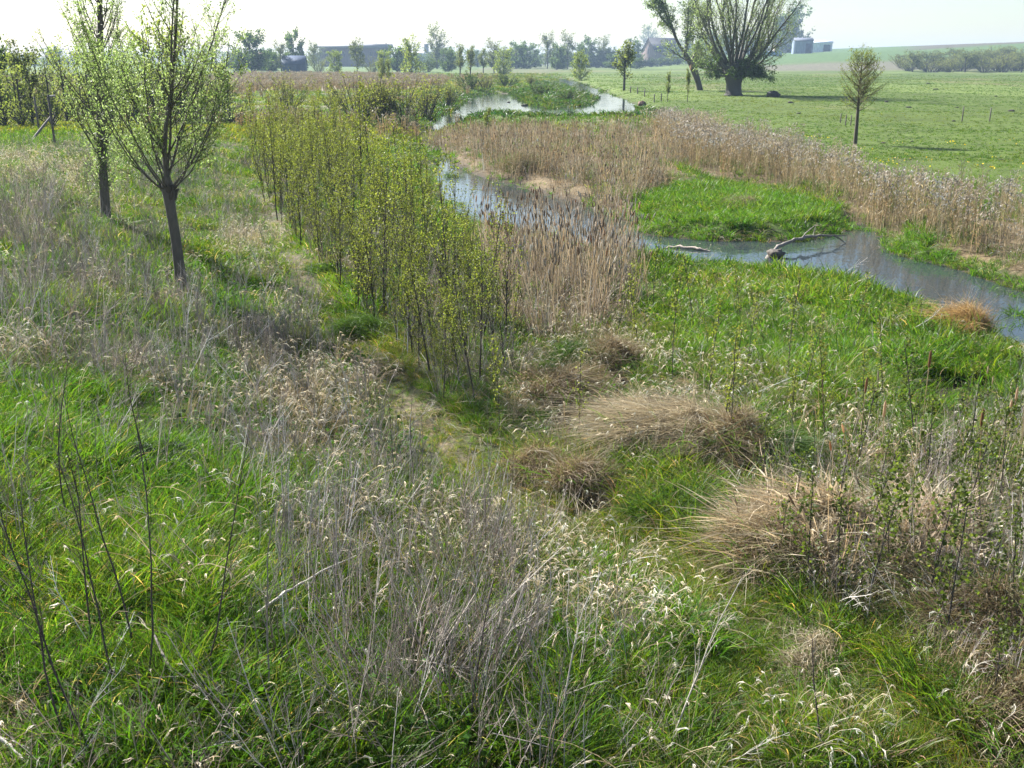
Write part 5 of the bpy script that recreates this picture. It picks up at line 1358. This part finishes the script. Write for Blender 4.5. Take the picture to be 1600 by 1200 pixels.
# ------------------------------------------------------------------ buildings
def gable(name, label, u0, u1, vb, veave, vridge, wall, roof, depth=0.6, along=True, extras=None, cat='building', rz=0.0):
    """a pitched-roof building whose long side spans u0..u1 at base line vb"""
    um = (u0 + u1) / 2; x, y, z = G(um, vb); k = math.hypot(x, y) / FPX
    W, he, hr = (u1 - u0) * k, (vb - veave) * k, (vb - vridge) * k; D = W * depth
    o = tag(empty(name, (x, y, z), rz), label, cat)
    a = Acc(); hw, hd = W / 2, D / 2
    if along:   # ridge parallel to the long side
        V = [(-hw, -hd, -1), (hw, -hd, -1), (hw, hd, -1), (-hw, hd, -1), (-hw, -hd, he), (hw, -hd, he), (hw, hd, he), (-hw, hd, he), (-hw, 0, hr), (hw, 0, hr)]
        a.add(V, [np.array([[0, 1, 5, 4], [2, 3, 7, 6]]), np.array([[1, 2, 6, 9, 5], [3, 0, 4, 8, 7]])], wall)
        r = Acc(); e, t = 0.035 * W, 0.02 * W
        for s in (-1, 1):
            q = np.array([(-hw - e, s * (hd + e), he - e * (hr - he) / hd + 0.05), (hw + e, s * (hd + e), he - e * (hr - he) / hd + 0.05), (hw + e, 0, hr + 0.05), (-hw - e, 0, hr + 0.05)])
            r.add(np.concatenate([q, q + [0, 0, t]]), np.array([[0, 1, 2, 3], [4, 7, 6, 5], [0, 4, 5, 1], [1, 5, 6, 2], [2, 6, 7, 3], [3, 7, 4, 0]]), roof)
    link('wall', a.mesh('wall', M_WALL), o)
    rf = link('roof', r.mesh('roof', M_WALL), o)
    if extras: extras(o, rf, k, W, D, he, hr)
    return o
def part_box(name, parent, x0, x1, y0, y1, z0, z1, col):
    a = Acc(); box(a, x0, x1, y0, y1, z0, z1, col); return link(name, a.mesh(name, M_WALL), parent)
def barn_x(o, rf, k, W, D, he, hr):
    part_box('gutter', o, -W / 2, W / 2, -D / 2 - 0.5, -D / 2 - 0.05, he - 0.2, he + 0.3, (0.4, 0.38, 0.36))
    part_box('chimney', rf, W * 0.30, W * 0.305, -0.2, 0.2, hr - 0.5, hr + 6.5 * k, (0.2, 0.12, 0.1)); part_box('chimney', rf, W * 0.44, W * 0.455, -0.4, 0.4, hr - 0.5, hr + 3 * k, (0.2, 0.12, 0.1))
    for i in range(7): part_box('window', o, -W * 0.42 + i * W * 0.13, -W * 0.42 + i * W * 0.13 + 1.4, -D / 2 - 0.06, -D / 2 + 0.1, he * 0.55, he * 0.75, (0.03, 0.035, 0.045))
    part_box('upper_storey', o, W * 0.27, W * 0.495, -D * 0.3, D * 0.3, he, hr + 1.2 * k, (0.12, 0.10, 0.10))
gable('long_barn', 'long dark red barn with pale eaves on the left horizon', 506, 607, 104, 77, 74, (0.13, 0.075, 0.06), (0.2, 0.19, 0.19), 0.25, True, barn_x)
def shed_x(o, rf, k, W, D, he, hr):
    part_box('door', o, -W * 0.1, W * 0.12, -D / 2 - 0.06, -D / 2 + 0.1, -0.5, he * 0.7, (0.04, 0.06, 0.09))
gable('blue_shed', 'dark blue shed with plain sloping roof in front of the conifer', 445, 477, 112, 101, 90, (0.035, 0.06, 0.12), (0.03, 0.05, 0.10), 0.6, True, shed_x)
def house_x(o, rf, k, W, D, he, hr):
    part_box('chimney', rf, W * 0.1, W * 0.17, -0.4, 0.4, hr - 0.5, hr + 2 * k, (0.15, 0.09, 0.07))
    for s in (-0.3, 0.15): part_box('window', o, W * s, W * (s + 0.14), -D / 2 - 0.06, -D / 2 + 0.1, he * 0.35, he * 0.75, (0.03, 0.035, 0.05))
gable('house', 'low brown-roofed house half hidden by trees left of the blue shed', 408, 430, 111, 98, 86, (0.25, 0.2, 0.16), (0.12, 0.075, 0.06), 0.8, True, house_x)
def white_x(o, rf, k, W, D, he, hr):
    for i in range(6): part_box('window', o, -W * 0.44 + i * W * 0.155, -W * 0.44 + i * W * 0.155 + W * 0.07, -D / 2 - 0.06, -D / 2 + 0.1, he * 0.45, he * 0.75, (0.05, 0.06, 0.08))
    part_box('tower', o, -W * 0.16, -W * 0.06, -D * 0.3, D * 0.3, he, hr + 12 * k, (0.07, 0.06, 0.055))
gable('white_building', 'low white building with a dark square tower, right of the long barn', 645, 702, 101, 86, 84, (0.6, 0.62, 0.64), (0.4, 0.4, 0.42), 0.3, True, white_x)
# brick barn, its gable turned to the river
def brick_barn():
    x, y, z = G(1032, 104); k = math.hypot(x, y) / FPX
    o = tag(empty('brick_barn', (x, y, z), R(33)), 'brick barn with steep dark roof and pale gable, left of the leaning willow', 'barn')
    W, D, he, hr = 50 * k, 30 * k, 16 * k, 34 * k; hw, hd = W / 2, D / 2
    a = Acc()
    V = [(-hw, -hd, -1), (hw, -hd, -1), (hw, hd, -1), (-hw, hd, -1), (-hw, -hd, he), (hw, -hd, he), (hw, hd, he), (-hw, hd, he), (-hw, 0, hr), (hw, 0, hr)]
    a.add(V, [np.array([[0, 1, 5, 4], [2, 3, 7, 6]]), np.array([[1, 2, 6, 9, 5], [3, 0, 4, 8, 7]])], (0.22, 0.15, 0.125))
    link('wall', a.mesh('wall', M_WALL), o)
    r = Acc()
    for s in (-1, 1):
        e = 0.4; q = np.array([(-hw - e, s * (hd + e), he - 0.4), (hw + e, s * (hd + e), he - 0.4), (hw + e, 0, hr + 0.05), (-hw - e, 0, hr + 0.05)])
        r.add(np.concatenate([q, q + [0, 0, 0.4]]), np.array([[0, 1, 2, 3], [4, 7, 6, 5], [0, 4, 5, 1], [1, 5, 6, 2], [2, 6, 7, 3], [3, 7, 4, 0]]), (0.03, 0.027, 0.035))
    link('roof', r.mesh('roof', M_WALL), o)
    part_box('slit_window', o, -hw - 0.08, -hw + 0.1, -0.7, 0.7, he * 0.75, he * 1.4, (0.04, 0.035, 0.04))
    for i in range(3): part_box('window', o, -hw * 0.6 + i * hw * 0.5, -hw * 0.6 + i * hw * 0.5 + 1.2, -hd - 0.06, -hd + 0.1, he * 0.4, he * 0.7, (0.04, 0.035, 0.04))
    xa, ya, za = G(1000, 105); kk = math.hypot(xa, ya) / FPX
    w_ = Acc(); box(w_, 0, 46 * kk, 0, 0.6, -0.5, 4.5 * kk, (0.2, 0.19, 0.17))
    tag(link('field_wall', w_.mesh('field_wall', M_WALL), None, (xa, ya - 30, za)), 'low grey wall running in front of the brick barn', 'wall')
brick_barn()
def hut_x(o, rf, k, W, D, he, hr):
    part_box('door', o, W * 0.1, W * 0.42, -D / 2 - 0.06, -D / 2 + 0.1, -0.2, he * 0.8, (0.03, 0.04, 0.07))
gable('farm_shed', 'blue-grey farm shed with flat dark roof left of the white hut', 1238, 1264, 105, 88, 84, (0.16, 0.2, 0.27), (0.1, 0.11, 0.14), 0.6, True, hut_x)
gable('white_hut', 'white flat-roofed hut with dark open end at the foot of the hill', 1262, 1293, 104, 92, 89, (0.62, 0.66, 0.7), (0.7, 0.72, 0.74), 0.6, True, hut_x)
gable('cream_shed', 'cream shed wall between the huge willow and the blue-grey shed', 1209, 1236, 103, 89, 86, (0.5, 0.44, 0.36), (0.2, 0.17, 0.15), 0.6, True, hut_x)
def trailer():
    x, y, z = G(1203, 107); k = math.hypot(x, y) / FPX
    o = tag(empty('trailer', (x, y, z)), 'long pale blue covered trailer parked right of the huge willow', 'trailer')
    part_box('cover', o, -15 * k, 15 * k, -1.2, 1.2, 1.0, 8 * k, (0.3, 0.42, 0.6)); part_box('chassis', o, -14.5 * k, 14.5 * k, -1.1, 1.1, 0.7, 0.99, (0.05, 0.05, 0.06))
    for sx in (-10, 7, 10):
        for sy in (-1.25, 1.25):
            a = Acc(); tubes(a, (np.array([[[sx * k, sy - 0.12, 0.5], [sx * k, sy + 0.12, 0.5]]]), np.array([[0.5, 0.5]])), 12, (0.02, 0.02, 0.02)); link('wheel', a.mesh('wheel', M_WALL), o)
trailer()

# ------------------------------------------------------------------ air
if HAZE > 0:
    a = Acc(); box(a, -4000, 4000, -60, 4000, -3.0, 45.0, (1, 1, 1))
    m = bpy.data.materials.new('air'); m.use_nodes = True; t = m.node_tree
    for n_ in list(t.nodes):
        if n_.type != 'OUTPUT_MATERIAL': t.nodes.remove(n_)
    pv = t.nodes.new('ShaderNodeVolumePrincipled'); pv.inputs['Density'].default_value = HAZE; pv.inputs['Color'].default_value = (0.58, 0.77, 1.0, 1); pv.inputs['Anisotropy'].default_value = 0.0
    t.links.new(pv.outputs[0], t.nodes['Material Output'].inputs['Volume'])
    tag(link('haze', a.mesh('haze', m)), 'thin bluish haze over the lowland', kind='stuff')
